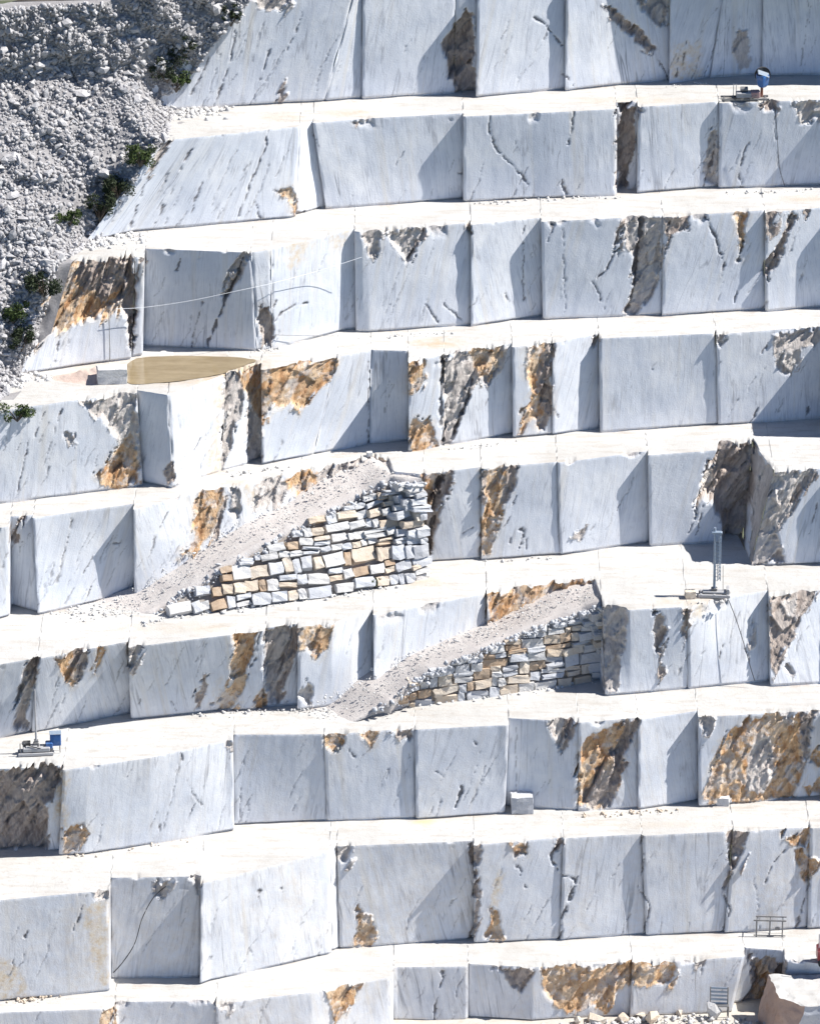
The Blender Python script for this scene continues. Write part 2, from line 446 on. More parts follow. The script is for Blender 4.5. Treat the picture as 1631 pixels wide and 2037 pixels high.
face('F3', [(-60,1010),(0,1000),(285,970),(345,965),(400,950),(490,930),(520,925),(630,907),(830,897),(880,890),(1020,870),(1190,860),(1430,846),(1631,838),(E,832)],
 [(-60,824),(0,815),(150,796),(270,785),(340,778),(450,746),(480,740),(670,711),(720,714),(810,718),(870,710),(1010,690),(1110,680),(1190,672),(1420,664),(1631,655),(E,648)],
 [(-60,-60,.2,-.1),(284,272,-.9,.4),(346,335,.35,-.1),(440,450,-.15,-.25),(492,496,-.9,-1.1),(521,519,.05,-.1),(624,672,-.1,-1.9),(735,738,-1.9,-2.1),(812,812,.1,-.1),(884,884,-.1,-.35),(1020,1018,.15,.0),(1098,1098,.1,-.45),(1193,1191,.1,-.05),(1427,1424,.08,-.3),(1650,1650,3.6,3.4)],
 [('w',.45,[(150,790),(270,780),(280,870),(278,968),(245,968),(195,952),(185,940),(215,915),(236,880),(215,850),(180,825)]),
  ('o',.3,[(188,942),(235,892),(265,872),(282,962),(240,974),(200,962)]),
  ('b',.4,[(322,932),(345,912),(352,962),(330,968)]),
  ('g',.45,[(443,740),(492,736),(482,800),(470,860),(452,922),(438,946),(445,860)]),
  ('o',.4,[(468,735),(674,703),(668,740),(626,790),(602,822),(580,802),(532,830),(515,845),(500,800),(485,780)]),
  ('s',0,[(425,760),(450,760),(440,945),(405,950),(425,860)]),
  ('g',.4,[(494,810),(519,830),(523,928),(491,932)]),
  ('o',.3,[(812,712),(847,708),(842,760),(820,788),(811,782)]),
  ('o',.25,[(815,840),(860,838),(872,886),(850,898),(814,898)]),
  ('g',.5,[(878,704),(1010,682),(1001,720),(986,746),(966,770),(960,760),(936,776),(920,832),(896,887),(874,890),(885,800),(877,770)]),
  ('o',.15,[(930,695),(1000,684),(985,735),(955,760),(945,740)]),
  ('o',.5,[(1044,686),(1092,676),(1096,700),(1080,760),(1095,780),(1101,800),(1086,862),(1070,865),(1065,840),(1042,868),(1028,868),(1040,820),(1056,780),(1042,750)]),
  ('b',.5,[(1088,677),(1107,676),(1092,740),(1102,790),(1086,862),(1074,862),(1081,800),(1070,760)]),
  ('b',.3,[(1176,672),(1196,670),(1191,690),(1180,692)]),
  ('g',.35,[(1421,658),(1452,658),(1436,697),(1424,692)]),
  ('g',.3,[(1533,658),(1640,652),(1622,690),(1590,692),(1560,692),(1540,722)]),
  ('w',.3,[(1539,722),(1560,690),(1592,690),(1592,722),(1571,752),(1556,746)]),
  ('g',.15,[(133,868),(152,868),(152,888),(135,890)])],
 [(12,[(881,712),(875,780),(880,892)]),(10,[(936,758),(924,812),(898,872)]),(5,[(1526,678),(1514,702)]),(5,[(1512,808),(1488,846)]),(5,[(1606,808),(1599,832)]),
  (4,[(60,870),(35,980)]),(3,[(15,870),(5,900)]),(3,[(110,850),(85,930)]),(6,[(125,808),(118,836)]),(4,[(400,870),(375,920)]),(4,[(735,720),(733,890)]),(4,[(90,820),(70,870)]),(4,[(1090,800),(1110,830)])],
 0, 1631)
face('F4', [(-60,1238),(0,1224),(25,1215),(75,1220),(150,1208),(262,1190),(440,1166),(600,1134),(750,1100),(785,1128),(860,1116),(960,1114),(1110,1104),(1290,1086),(1345,1083),(1478,1080),(1494,1128),(1631,1124),(E,1116)],
 [(-60,1050),(0,1042),(65,1026),(265,1011),(390,976),(440,968),(480,964),(540,950),(600,938),(700,917),(752,908),(772,916),(784,938),(830,943),(1020,925),(1110,919),(1290,904),(1430,896),(1504,890),(1540,938),(1631,934),(E,926)],
 [(-60,-60,.1,.5),(22,20,-.9,-.05),(76,66,.25,-.45),(268,266,.2,.0),(600,600,0,0),(852,842,.1,-.1),(957,957,.1,0),(1113,1108,.1,-.35),(1291,1288,.12,-.1),(1478,1500,0,0),(1494,1540,0,-.1),(1660,1660,.3,.3)],
 [('b',.6,[(22,1052),(45,1015),(60,1020),(36,1076),(20,1092)]),
  ('o',.3,[(404,968),(441,962),(446,1000),(440,1032),(420,1072),(385,1096),(354,1112),(358,1095),(385,1074),(391,1030),(385,1000)]),
  ('b',.5,[(445,980),(453,985),(437,1060),(424,1074),(430,1020)]),
  ('g',.4,[(452,960),(476,960),(482,1010),(476,1044),(464,1030)]),
  ('s',0,[(480,962),(515,960),(512,1000),(490,1012)]),
  ('w',.35,[(508,950),(592,940),(562,1000),(500,1024)]),
  ('o',.4,[(560,945),(600,930),(780,900),(770,960),(650,1000),(580,985)]),
  ('g',.2,[(620,932),(760,900),(740,930),(640,975)]),
  ('b',.6,[(836,935),(905,926),(892,980),(872,1042),(860,1092),(850,1116),(842,1080),(836,1010)]),
  ('o',.3,[(836,940),(868,935),(860,1000),(845,1060),(838,1010)]),
  ('o',.45,[(955,932),(1022,917),(1030,940),(1016,990),(1001,1010),(985,1062),(970,1097),(956,1112),(952,1060),(965,990)]),
  ('b',.5,[(1006,918),(1030,925),(1028,960),(1012,1002),(994,1004)]),
  ('b',.5,[(958,935),(975,930),(962,1000),(955,1000)]),
  ('g',.25,[(1128,1068),(1172,1038),(1156,1078),(1145,1066)]),
  ('b',2.0,[(1430,880),(1508,880),(1502,950),(1492,1000),(1482,1060),(1472,1112),(1440,1102),(1436,1040),(1415,1000),(1386,1010),(1374,1048),(1396,960)]),
  ('w',.3,[(1396,960),(1420,955),(1425,985),(1400,1000)]),
  ('g',.6,[(1490,880),(1535,930),(1566,960),(1546,1060),(1562,1124),(1488,1128),(1495,1000)]),
  ('w',.35,[(1530,930),(1625,928),(1602,972),(1566,1032),(1546,1062),(1535,990)]),
  ('b',.3,[(1600,960),(1622,935),(1626,945),(1568,1035),(1560,1030)])],
 [(16,[(877,942),(863,1010),(851,1104)]),(4,[(1000,1050),(1022,1020)]),(6,[(1033,1055),(1040,1050),(1034,1092)]),(4,[(1020,1005),(1030,985)]),(4,[(1010,1080),(1018,1060)]),(4,[(1045,1075),(1052,1095)]),
  (4,[(145,1030),(135,1080),(122,1130)]),(3,[(175,1060),(150,1120)]),(4,[(190,1100),(165,1140)]),(4,[(185,1165),(170,1200)]),(3,[(215,1080),(200,1120)]),(3,[(110,1110),(95,1180)]),(4,[(230,1080),(238,1082)]),
  (5,[(920,1060),(940,1050)]),(5,[(1370,1060),(1388,1010)]),(5,[(1380,1075),(1396,1020)]),(4,[(330,1020),(300,1100)]),(4,[(1625,1000),(1610,1060)]),(3,[(230,1130),(210,1170)])],
 0, 1631)
face('F5', [(-60,1472),(0,1466),(60,1456),(120,1448),(210,1433),(260,1428),(430,1413),(600,1410),(700,1402),(950,1352),(1182,1318),(1200,1376),(1360,1369),(1530,1365),(1631,1362),(E,1356)],
 [(-60,1330),(0,1320),(130,1300),(290,1280),(470,1260),(660,1240),(740,1217),(950,1187),(1010,1172),(1120,1157),(1184,1153),(1197,1192),(1250,1206),(1370,1205),(1430,1192),(1631,1175),(E,1165)],
 [(-60,-60,.2,.0),(64,74,.15,-.4),(261,256,.2,.05),(522,528,-.2,-.3),(592,592,.2,-.25),(743,742,.35,-.2),(969,968,.1,.0),(1202,1196,.5,.1),(1367,1367,.15,-.45),(1531,1528,.1,-.1),(1660,1660,.3,.2)],
 [('g',.7,[(45,1325),(66,1310),(84,1305),(64,1380),(56,1420),(62,1455),(30,1460),(30,1420),(40,1370)]),
  ('b',.4,[(58,1308),(84,1302),(77,1340),(62,1372),(54,1372)]),
  ('o',.35,[(108,1302),(166,1292),(171,1320),(151,1362),(145,1372),(124,1346)]),
  ('b',.6,[(148,1293),(180,1290),(161,1352),(150,1364)]),
  ('o',.2,[(196,1290),(210,1288),(192,1340),(182,1342)]),
  ('g',.5,[(253,1278),(294,1272),(271,1326),(262,1348),(254,1320)]),
  ('o',.35,[(468,1254),(518,1250),(506,1300),(491,1350),(471,1402),(455,1414),(424,1414),(440,1370),(460,1340),(465,1300)]),
  ('b',.3,[(405,1340),(418,1335),(398,1412),(384,1412)]),
  ('g',.8,[(524,1250),(588,1242),(592,1290),(571,1350),(556,1398),(534,1398),(527,1340)]),
  ('b',.4,[(574,1250),(594,1245),(584,1330),(560,1396),(548,1396)]),
  ('o',.3,[(590,1242),(665,1232),(656,1290),(631,1312),(610,1296),(590,1292)]),
  ('o',.3,[(505,1392),(530,1375),(535,1410),(505,1412)]),
  ('w',.3,[(590,1390),(612,1352),(628,1380),(620,1412)]),
  ('o',.45,[(965,1180),(1010,1165),(1120,1148),(1190,1145),(1170,1180),(1060,1215),(1010,1240),(975,1260)]),
  ('g',.5,[(1190,1182),(1232,1180),(1252,1200),(1249,1260),(1236,1300),(1226,1372),(1198,1376),(1198,1250)]),
  ('b',.35,[(1300,1218),(1321,1224),(1331,1270),(1316,1310),(1326,1340),(1310,1368),(1300,1368),(1312,1320),(1304,1290)]),
  ('b',.3,[(1352,1200),(1372,1198),(1366,1280),(1358,1290)]),
  ('s',0,[(1370,1198),(1412,1192),(1406,1226),(1374,1228)]),
  ('b',.35,[(1530,1178),(1628,1166),(1602,1220),(1562,1290),(1537,1352),(1530,1300)]),
  ('w',.25,[(1550,1195),(1590,1185),(1580,1225),(1562,1228)]),
  ('g',.3,[(1482,1272),(1502,1238),(1500,1270),(1482,1290)]),
  ('g',.3,[(1562,1320),(1580,1335),(1576,1352),(1560,1335)])],
 [(8,[(519,1258),(510,1310),(494,1348)]),(5,[(282,1390),(276,1402)]),(3,[(410,1280),(385,1360)]),(3,[(130,1380),(120,1420)]),(4,[(610,1350),(620,1380)]),(5,[(1440,1280),(1430,1310)]),(4,[(1478,1290),(1490,1320)]),
  (3,[(700,1260),(690,1300)]),(4,[(340,1395),(348,1412)])],
 0, 1631)
face('F6', [(-60,1715),(0,1705),(100,1701),(170,1698),(460,1651),(640,1633),(825,1630),(1000,1616),(1140,1618),(1260,1610),(1385,1605),(1580,1591),(1631,1588),(E,1582)],
 [(-60,1540),(0,1535),(80,1533),(125,1529),(300,1504),(450,1470),(640,1460),(820,1450),(990,1440),(1150,1440),(1260,1430),(1390,1425),(1631,1415),(E,1405)],
 [(-60,-60,-.2,-.3),(118,126,.15,.15),(466,464,-.35,.05),(650,645,.1,-.05),(827,825,.1,.15),(1004,1012,-1.0,-.2),(1150,1150,-.1,-.05),(1268,1268,.12,-.5),(1389,1388,.1,-.1),(1640,1640,.3,.3)],
 [('b',1.1,[(-60,1530),(126,1522),(121,1560),(90,1600),(101,1640),(95,1692),(60,1706),(-60,1712)]),
  ('o',.3,[(125,1652),(170,1640),(182,1660),(152,1702),(125,1694)]),
  ('s',0,[(112,1535),(140,1532),(134,1650),(114,1640)]),('b',.3,[(100,1525),(124,1520),(118,1550),(104,1550)]),
  ('o',.35,[(643,1455),(692,1448),(686,1480),(666,1502),(650,1492)]),
  ('o',.35,[(712,1448),(757,1443),(737,1491),(725,1476)]),
  ('b',.35,[(766,1446),(822,1440),(816,1476),(790,1466)]),
  ('g',.25,[(452,1462),(468,1462),(462,1490),(450,1495)]),
  ('w',.5,[(1086,1432),(1132,1430),(1122,1480),(1112,1502),(1106,1480)]),
  ('b',.7,[(1128,1430),(1154,1428),(1116,1504),(1112,1490)]),
  ('o',.5,[(1155,1480),(1190,1452),(1268,1422),(1273,1446),(1241,1530),(1216,1602),(1205,1614),(1160,1612),(1144,1602),(1150,1560)]),
  ('b',.55,[(1258,1424),(1276,1432),(1252,1500),(1226,1560),(1216,1607),(1160,1607),(1166,1580),(1212,1520)]),
  ('o',.35,[(1445,1458),(1480,1434),(1628,1408),(1616,1460),(1602,1500),(1597,1560),(1581,1594),(1398,1596),(1394,1570),(1410,1530),(1430,1480)]),
  ('w',.1,[(1490,1480),(1530,1465),(1545,1540),(1520,1580),(1480,1570)]),
  ('b',.4,[(1588,1415),(1630,1408),(1606,1500),(1596,1532)]),
  ('g',.35,[(1388,1420),(1428,1416),(1416,1450),(1394,1464)]),
  ('o',.3,[(1610,1495),(1660,1488),(1660,1530),(1610,1520)]),('o',.3,[(1600,1570),(1660,1538),(1660,1582),(1605,1585)])],
 [(8,[(917,1565),(908,1606)]),(4,[(866,1534),(880,1546)]),(4,[(394,1590),(402,1602)]),(5,[(358,1490),(362,1510)]),(4,[(322,1640),(318,1660)]),(4,[(695,1490),(706,1512)]),(3,[(1026,1440),(1026,1590)]),
  (3,[(360,1500),(340,1600),(325,1650)]),(3,[(370,1550),(392,1590)]),(3,[(480,1560),(475,1640)]),(4,[(940,1470),(945,1480)])],
 0, 1631)
face('F7', [(-60,1998),(0,1987),(215,1962),(395,1955),(420,1946),(660,1896),(940,1876),(1100,1870),(1280,1860),(1430,1857),(1560,1850),(1631,1846),(E,1840)],
 [(-60,1795),(0,1785),(180,1765),(215,1760),(400,1753),(660,1690),(930,1680),(1130,1665),(1280,1660),(1440,1655),(1631,1645),(E,1636)],
 [(-60,-60,.2,.45),(220,219,-1.1,-.75),(398,400,.25,.1),(660,656,-.1,-.35),(676,670,-.25,-.3),(942,942,.1,.0),(1113,1120,.12,-.05),(1284,1276,.12,-.05),(1440,1458,.1,-.05),(1605,1610,.1,.1)],
 [('w',.35,[(178,1758),(222,1750),(216,1792),(194,1792)]),
  ('s',0,[(165,1800),(216,1790),(216,1955),(190,1960),(175,1880)]),('s',0,[(-20,1900),(40,1920),(60,1985),(-20,1990)]),
  ('w',.4,[(296,1748),(348,1748),(326,1792),(304,1782)]),('w',.35,[(382,1748),(404,1746),(396,1788)]),
  ('g',.4,[(664,1684),(704,1682),(692,1718),(670,1714)]),
  ('o',.18,[(715,1808),(736,1820),(751,1856),(736,1887),(704,1888),(708,1840)]),
  ('b',.4,[(932,1682),(968,1672),(952,1732),(938,1722)]),
  ('b',.3,[(944,1740),(958,1745),(953,1830),(940,1882),(930,1880),(944,1830)]),
  ('o',.35,[(1008,1672),(1054,1664),(1046,1702),(1030,1714)]),('b',.3,[(1036,1668),(1052,1664),(1040,1702),(1028,1704)]),
  ('b',.3,[(1100,1668),(1125,1660),(1108,1700),(1095,1698)]),
  ('o',.25,[(976,1808),(991,1814),(1002,1862),(975,1878),(962,1862)]),('s',0,[(985,1730),(1008,1735),(995,1810),(975,1810)]),
  ('b',.35,[(1444,1656),(1494,1642),(1482,1690),(1461,1742),(1438,1782),(1444,1730),(1450,1700)]),
  ('o',.3,[(1552,1660),(1620,1642),(1604,1690),(1570,1682)]),('o',.35,[(1578,1690),(1640,1708),(1622,1742),(1601,1758),(1588,1730)]),
  ],
 [(9,[(1121,1666),(1096,1702),(1110,1740),(1146,1750),(1131,1790),(1114,1830),(1121,1850),(1108,1872)]),(6,[(1276,1662),(1280,1720),(1270,1762),(1293,1806),(1279,1852)]),(6,[(1440,1782),(1451,1812),(1434,1856)]),
  (7,[(1611,1750),(1596,1802),(1580,1852)]),(4,[(1532,1722),(1560,1690)]),(5,[(514,1772),(516,1790)]),(6,[(558,1768),(562,1774)]),(5,[(56,1852),(52,1866)]),(5,[(1150,1745),(1130,1770)]),(4,[(1030,1720),(1045,1765)]),
  (3,[(1500,1750),(1510,1850)]),(5,[(1535,1720),(1520,1760)]),(4,[(170,1780),(150,1850)])],
 0, 1631)
face('F8', [(-60,2120),(240,2112),(430,2100),(620,2076),(790,2035),(930,2031),(1060,2036),(1270,2020),(1480,2016),(1640,2010),(E,2002)],
 [(-60,2014),(0,2010),(200,2005),(240,2000),(430,1994),(620,1968),(770,1938),(790,1930),(930,1925),(1060,1929),(1270,1915),(1480,1905),(1560,1916),(1631,1926),(E,1920)],
 [(-60,-60,.2,.1),(228,228,-.3,-.1),(430,430,.15,.3),(783,783,-.25,-.1),(931,931,-.3,-.1),(1252,1257,.12,-.1),(1455,1482,-1.6,-2.0),(1552,1562,-.6,-.4),(1700,1700,0,0)],
 [('o',.25,[(198,2000),(232,1996),(226,2040),(200,2040)]),('w',.3,[(416,1990),(468,1986),(456,2016),(434,2012)]),
  ('o',.18,[(638,1955),(734,1938),(702,1990),(681,2022),(660,2040),(654,2000)]),
  ('b',.5,[(984,1922),(1064,1920),(1051,1960),(1041,1978),(1020,1962)]),
  ('o',.3,[(1072,1922),(1270,1908),(1334,1903),(1352,1935),(1336,1962),(1270,1962),(1240,1956),(1200,2002),(1130,2014),(1088,1992)]),
  ('g',.25,[(1375,1905),(1415,1900),(1400,1925),(1380,1930)]),
  ('b',.5,[(1485,1898),(1562,1908),(1565,2012),(1480,2016),(1470,1990),(1490,1960)]),
  ('o',.3,[(1500,1915),(1535,1915),(1520,2000),(1495,2000)])],
 [(8,[(880,1933),(870,2000),(864,2040)]),(3,[(520,2000),(515,2037)])],
 0, 1400)

# many short hair cracks along the steep dip
_r = random.Random(3)
for k, f in enumerate(FACES):
    for _ in range(46):
        u = _r.uniform(f['u0'], 1625)
        if k in (0, 1, 3, 4) and _r.random() < .4: u = _r.uniform(f['u0'], 560)
        vf = float(np.interp(u, [p[0] for p in f['foot']], [p[1] for p in f['foot']]))
        h = _r.uniform(.1, .95) * 175
        ln = _r.uniform(14, 70) * (1 if _r.random() < .8 else 1.6); sl = _r.uniform(.30, .62)
        v = vf - h
        m = _r.uniform(-6, 6)
        f['cracks'].append((_r.choice((1.6, 2.0, 2.4, 3.0)), [(u, v), (u - ln * sl * .5 + m, v + ln * .5), (u - ln * sl, v + ln)]))
def lerp_poly(poly, u):
    xs = [p[0] for p in poly]; ys = [p[1] for p in poly]
    return np.interp(u, xs, ys)

# ------------------------------------------------------------------ levels of the benches
NAMES = 'ABCDEFGHI'
Z = [0.0] * 10                       # Z[k] = level at the foot of face k; Z[k-1] its top
BAT = math.tan(R(2.5))
def fit_height(k, z, down):
    f = FACES[k]
    u = np.linspace(f['u0'] + 10, f['u1'] - 10, 60)
    best = None
    for h in np.arange(3.0, 10.0, .02):
        zf, zt = (z - h, z) if down else (z, z + h)
        yf = onz(u, lerp_poly(f['foot'], u), np.full_like(u, zf))[:, 1]
        yt = onz(u, lerp_poly(f['top'], u), np.full_like(u, zt))[:, 1]
        e = abs(np.median(yt - yf) - h * BAT)
        if best is None or e < best[0]: best = (e, h)
    return best[1]
Z[4] = -3.4
for k in (4, 3, 2, 1):
    Z[k - 1] = Z[k] + fit_height(k, Z[k], False)
for k in (5, 6, 7, 8):
    Z[k] = Z[k - 1] - fit_height(k, Z[k - 1], True)
ZTOP = Z[0] + FACES[0]['height']

def foot_pt(k, u):
    u = np.asarray(u, float)
    return onz(u, lerp_poly(FACES[k]['foot'], u), np.full_like(u, Z[k]))
def top_pt(k, u):
    u = np.asarray(u, float)
    if FACES[k]['top'] is None:
        p = foot_pt(k, u); h = FACES[k]['height']
        return p + np.array([0, h * BAT * 1.6, h])
    return onz(u, lerp_poly(FACES[k]['top'], u), np.full_like(u, Z[k - 1]))
def zt_of(k): return ZTOP if k == 0 else Z[k - 1]
def face_pt(k, u, v, out=0.0):
    """place on face k seen at pixel (u, v), pushed out towards the valley"""
    a = foot_pt(k, np.array([u]))[0]; b = top_pt(k, np.array([u]))[0]
    lo, hi = -.1, 1.1
    for _ in range(40):
        t = (lo + hi) / 2
        if topix(a + (b - a) * t)[1] > v: lo = t
        else: hi = t
    p = a + (b - a) * lo
    return p + np.array([0, -out, 0])

# ------------------------------------------------------------------ masks drawn on the rock
def poly_sd(px, py, poly):
    """signed distance in pixels, positive inside"""
    n = len(poly)
    d = np.full(px.shape, 1e9); ins = np.zeros(px.shape, bool)
    for i in range(n):
        x1, y1 = poly[i]; x2, y2 = poly[(i + 1) % n]
        ex, ey = x2 - x1, y2 - y1
        t = np.clip(((px - x1) * ex + (py - y1) * ey) / (ex * ex + ey * ey + 1e-9), 0, 1)
        d = np.minimum(d, np.hypot(px - x1 - t * ex, py - y1 - t * ey))
        c = ((y1 > py) != (y2 > py)) & (px < (x2 - x1) * (py - y1) / (y2 - y1 + 1e-12) + x1)
        ins ^= c
    return np.where(ins, d, -d)
def line_d(px, py, line):
    d = np.full(px.shape, 1e9)
    for (x1, y1), (x2, y2) in zip(line[:-1], line[1:]):
        ex, ey = x2 - x1, y2 - y1
        t = np.clip(((px - x1) * ex + (py - y1) * ey) / (ex * ex + ey * ey + 1e-9), 0, 1)
        d = np.minimum(d, np.hypot(px - x1 - t * ex, py - y1 - t * ey))
    return d

def facets(a, b, seed):
    """broken planes: each cell of a jittered grid is a tilted plane; returns relief and a random number per cell"""
    i0, j0 = np.floor(a).astype(np.int64), np.floor(b).astype(np.int64)
    best = np.full(a.shape, 1e9); rel = np.zeros(a.shape); rid = np.zeros(a.shape)
    for di in (-1, 0, 1):
        for dj in (-1, 0, 1):
            i, j = i0 + di, j0 + dj
            h1 = _G[_hash(i, j, seed * np.ones_like(i))]; h2 = _G[_hash(i + 91, j + 17, seed * np.ones_like(i))]
            dx = a - (i + .5 + h1[..., 0] * .6); dy = b - (j + .5 + h1[..., 1] * .6)
            d = dx * dx + dy * dy
            m = d < best
            best = np.where(m, d, best)
            rel = np.where(m, h1[..., 2] * .5 + h2[..., 0] * dx * 1.3 + h2[..., 1] * dy * .8, rel)
            rid = np.where(m, h2[..., 2] * .5 + .5, rid)
    return rel, rid
KIND = {'o': (1.0, 0.0), 'b': (.25, .68), 'g': (.05, .25), 'w': (.12, 0.0)}
def rock_masks(k, P, hfrac, along):
    """P: base points of face k (N,3). returns push into the rock and the mask attributes"""
    f = FACES[k]
    u, v = topix(P)
    q = np.stack([along * .9, P[:, 2] * .9, np.full(len(P), k * 3.1)], 1)
    wx = fbm(q * 1.3, 3) * 9 + fbm(q * 5.0 + 7, 2) * 3.0
    wy = fbm(q * 1.3 + 31.7, 3) * 9 + fbm(q * 5.0 + 57, 2) * 3.0
    uu, vv = u + wx, v + wy
    push = np.zeros(len(P)); scar = np.zeros(len(P)); org = np.zeros(len(P)); drk = np.zeros(len(P))
    stain = np.zeros(len(P)); crack = np.zeros(len(P))
    # broken relief: slabs along the steep dip
    ca, sa = math.cos(R(28)), math.sin(R(28))
    a2 = along * ca - P[:, 2] * sa; b2 = along * sa + P[:, 2] * ca
    rel = fbm(np.stack([a2 * 1.5, b2 * .42, np.full(len(P), 5.0 + k)], 1), 4, True)
    blocky = np.floor(fbm(np.stack([a2 * .9, b2 * .35, np.full(len(P), 9.0 + k)], 1), 2) * 5) / 5
    fr1, fid1 = facets(a2 * 1.0, b2 * .36, 11 + k); fr2, fid2 = facets(a2 * 2.7, b2 * 1.1, 47 + k)
    facet = .55 * fid1 + .45 * fid2
    fine = fbm(np.stack([along * 3.2, P[:, 2] * 3.2, np.full(len(P), 2.0)], 1), 2)
    fing = fbm(np.stack([a2 * 2.2, b2 * .30, np.full(len(P), 21.0 + k)], 1), 3) * 9 + fr1 * 9 + fr2 * 5
    uu = uu + fing * .55; vv = vv + fing
    for kind, depth, poly in f['scars']:
        xs = [p[0] for p in poly]; ys = [p[1] for p in poly]
        idx = np.nonzero((uu > min(xs) - 14) & (uu < max(xs) + 14) & (vv > min(ys) - 14) & (vv < max(ys) + 14))[0]
        if not len(idx): continue
        sd = poly_sd(uu[idx], vv[idx], poly)
        m = sstep(-1.5, 2.5, sd)
        if kind == 's':
            stain[idx] = np.maximum(stain[idx], sstep(-8, 8, sd)); continue
        o, d = KIND[kind]
        org[idx] = org[idx] * (1 - m) + o * m
        drk[idx] = drk[idx] * (1 - m) + d * m
        scar[idx] = np.maximum(scar[idx], m)
        stain[idx] = np.maximum(stain[idx], .5 * o * sstep(-14, 0, sd))
        body = sstep(-1.0, 9.0, sd)
        push[idx] = np.maximum(push[idx], depth * (.25 * m + .75 * body) * (.85 + .3 * blocky[idx]))
        push[idx] += m * ((fr1[idx] * .75 + fr2[idx] * .28) * (.30 + .25 * min(depth, 1.2)) - (rel[idx] - .3) * .10 + fine[idx] * .05)
    for w, line in f['cracks']:
        xs = [p[0] for p in line]; ys = [p[1] for p in line]
        idx = np.nonzero((uu > min(xs) - 12) & (uu < max(xs) + 12) & (vv > min(ys) - 12) & (vv < max(ys) + 12))[0]
        if not len(idx): continue
        lx = u[idx] + wx[idx] * .5 + fing[idx] * .30; ly = v[idx] + wy[idx] * .4
        d = line_d(lx, ly, line)
        nn = np.clip(.55 + 1.5 * fbm(q[idx] * 1.6 + 90, 3), 0, 1.35)
        ww = w * .42 * nn
        m = sstep(ww + 1.0, ww - 1.2, d) * sstep(.08, .3, nn)
        crack[idx] = np.maximum(crack[idx], m * (.85 if w > 3.5 else .55))
        push[idx] += m * (.015 + .014 * w)
    # chips off the top edge
    htop = (1 - hfrac) * 7.3
    e = fbm(np.stack([along * .42, np.full(len(P), 4.0 + k), P[:, 2] * .35], 1), 4)
    chip = sstep(.24, .36, e - .10 * htop) * sstep(1.1, .1, htop)
    push += chip * (.22 + .12 * fine)
    scar = np.maximum(scar, chip * .8)
    drk = np.maximum(drk, chip * .35)
    push += .02 * sstep(.10, 0, htop) * (1 + 2 * fine)
    # saw kerf left at the foot
    kn = np.clip(.55 + 1.6 * fbm(np.stack([along * .16, np.full(len(P), 40.0 + k), 0 * along], 1), 2), 0, 1)
    push += .30 * kn * sstep(.17, .09, (hfrac * 7.3)) * (hfrac > -.02)
    # gentle waviness of the sawn faces
    push += fbm(np.stack([along * .22, P[:, 2] * .22, np.full(len(P), 1.0)], 1), 2) * .07
    push += fbm(np.stack([along * 1.8, P[:, 2] * .9, np.full(len(P), 7.0)], 1), 2) * .012
    low = sstep(.06, 0, hfrac)
    stain = np.maximum(stain, low * .45)
    # the lower walls carry a cream film
    film = (0, 0, 0, .10, .08, .12, .16, .34, .30)[k]
    stain = np.maximum(stain, film * np.clip(.6 + 1.2 * fbm(np.stack([along * .25, P[:, 2] * .12, np.full(len(P), 60.0 + k)], 1), 3), 0, 1.2))
    return push, scar, org, drk, stain, crack, facet

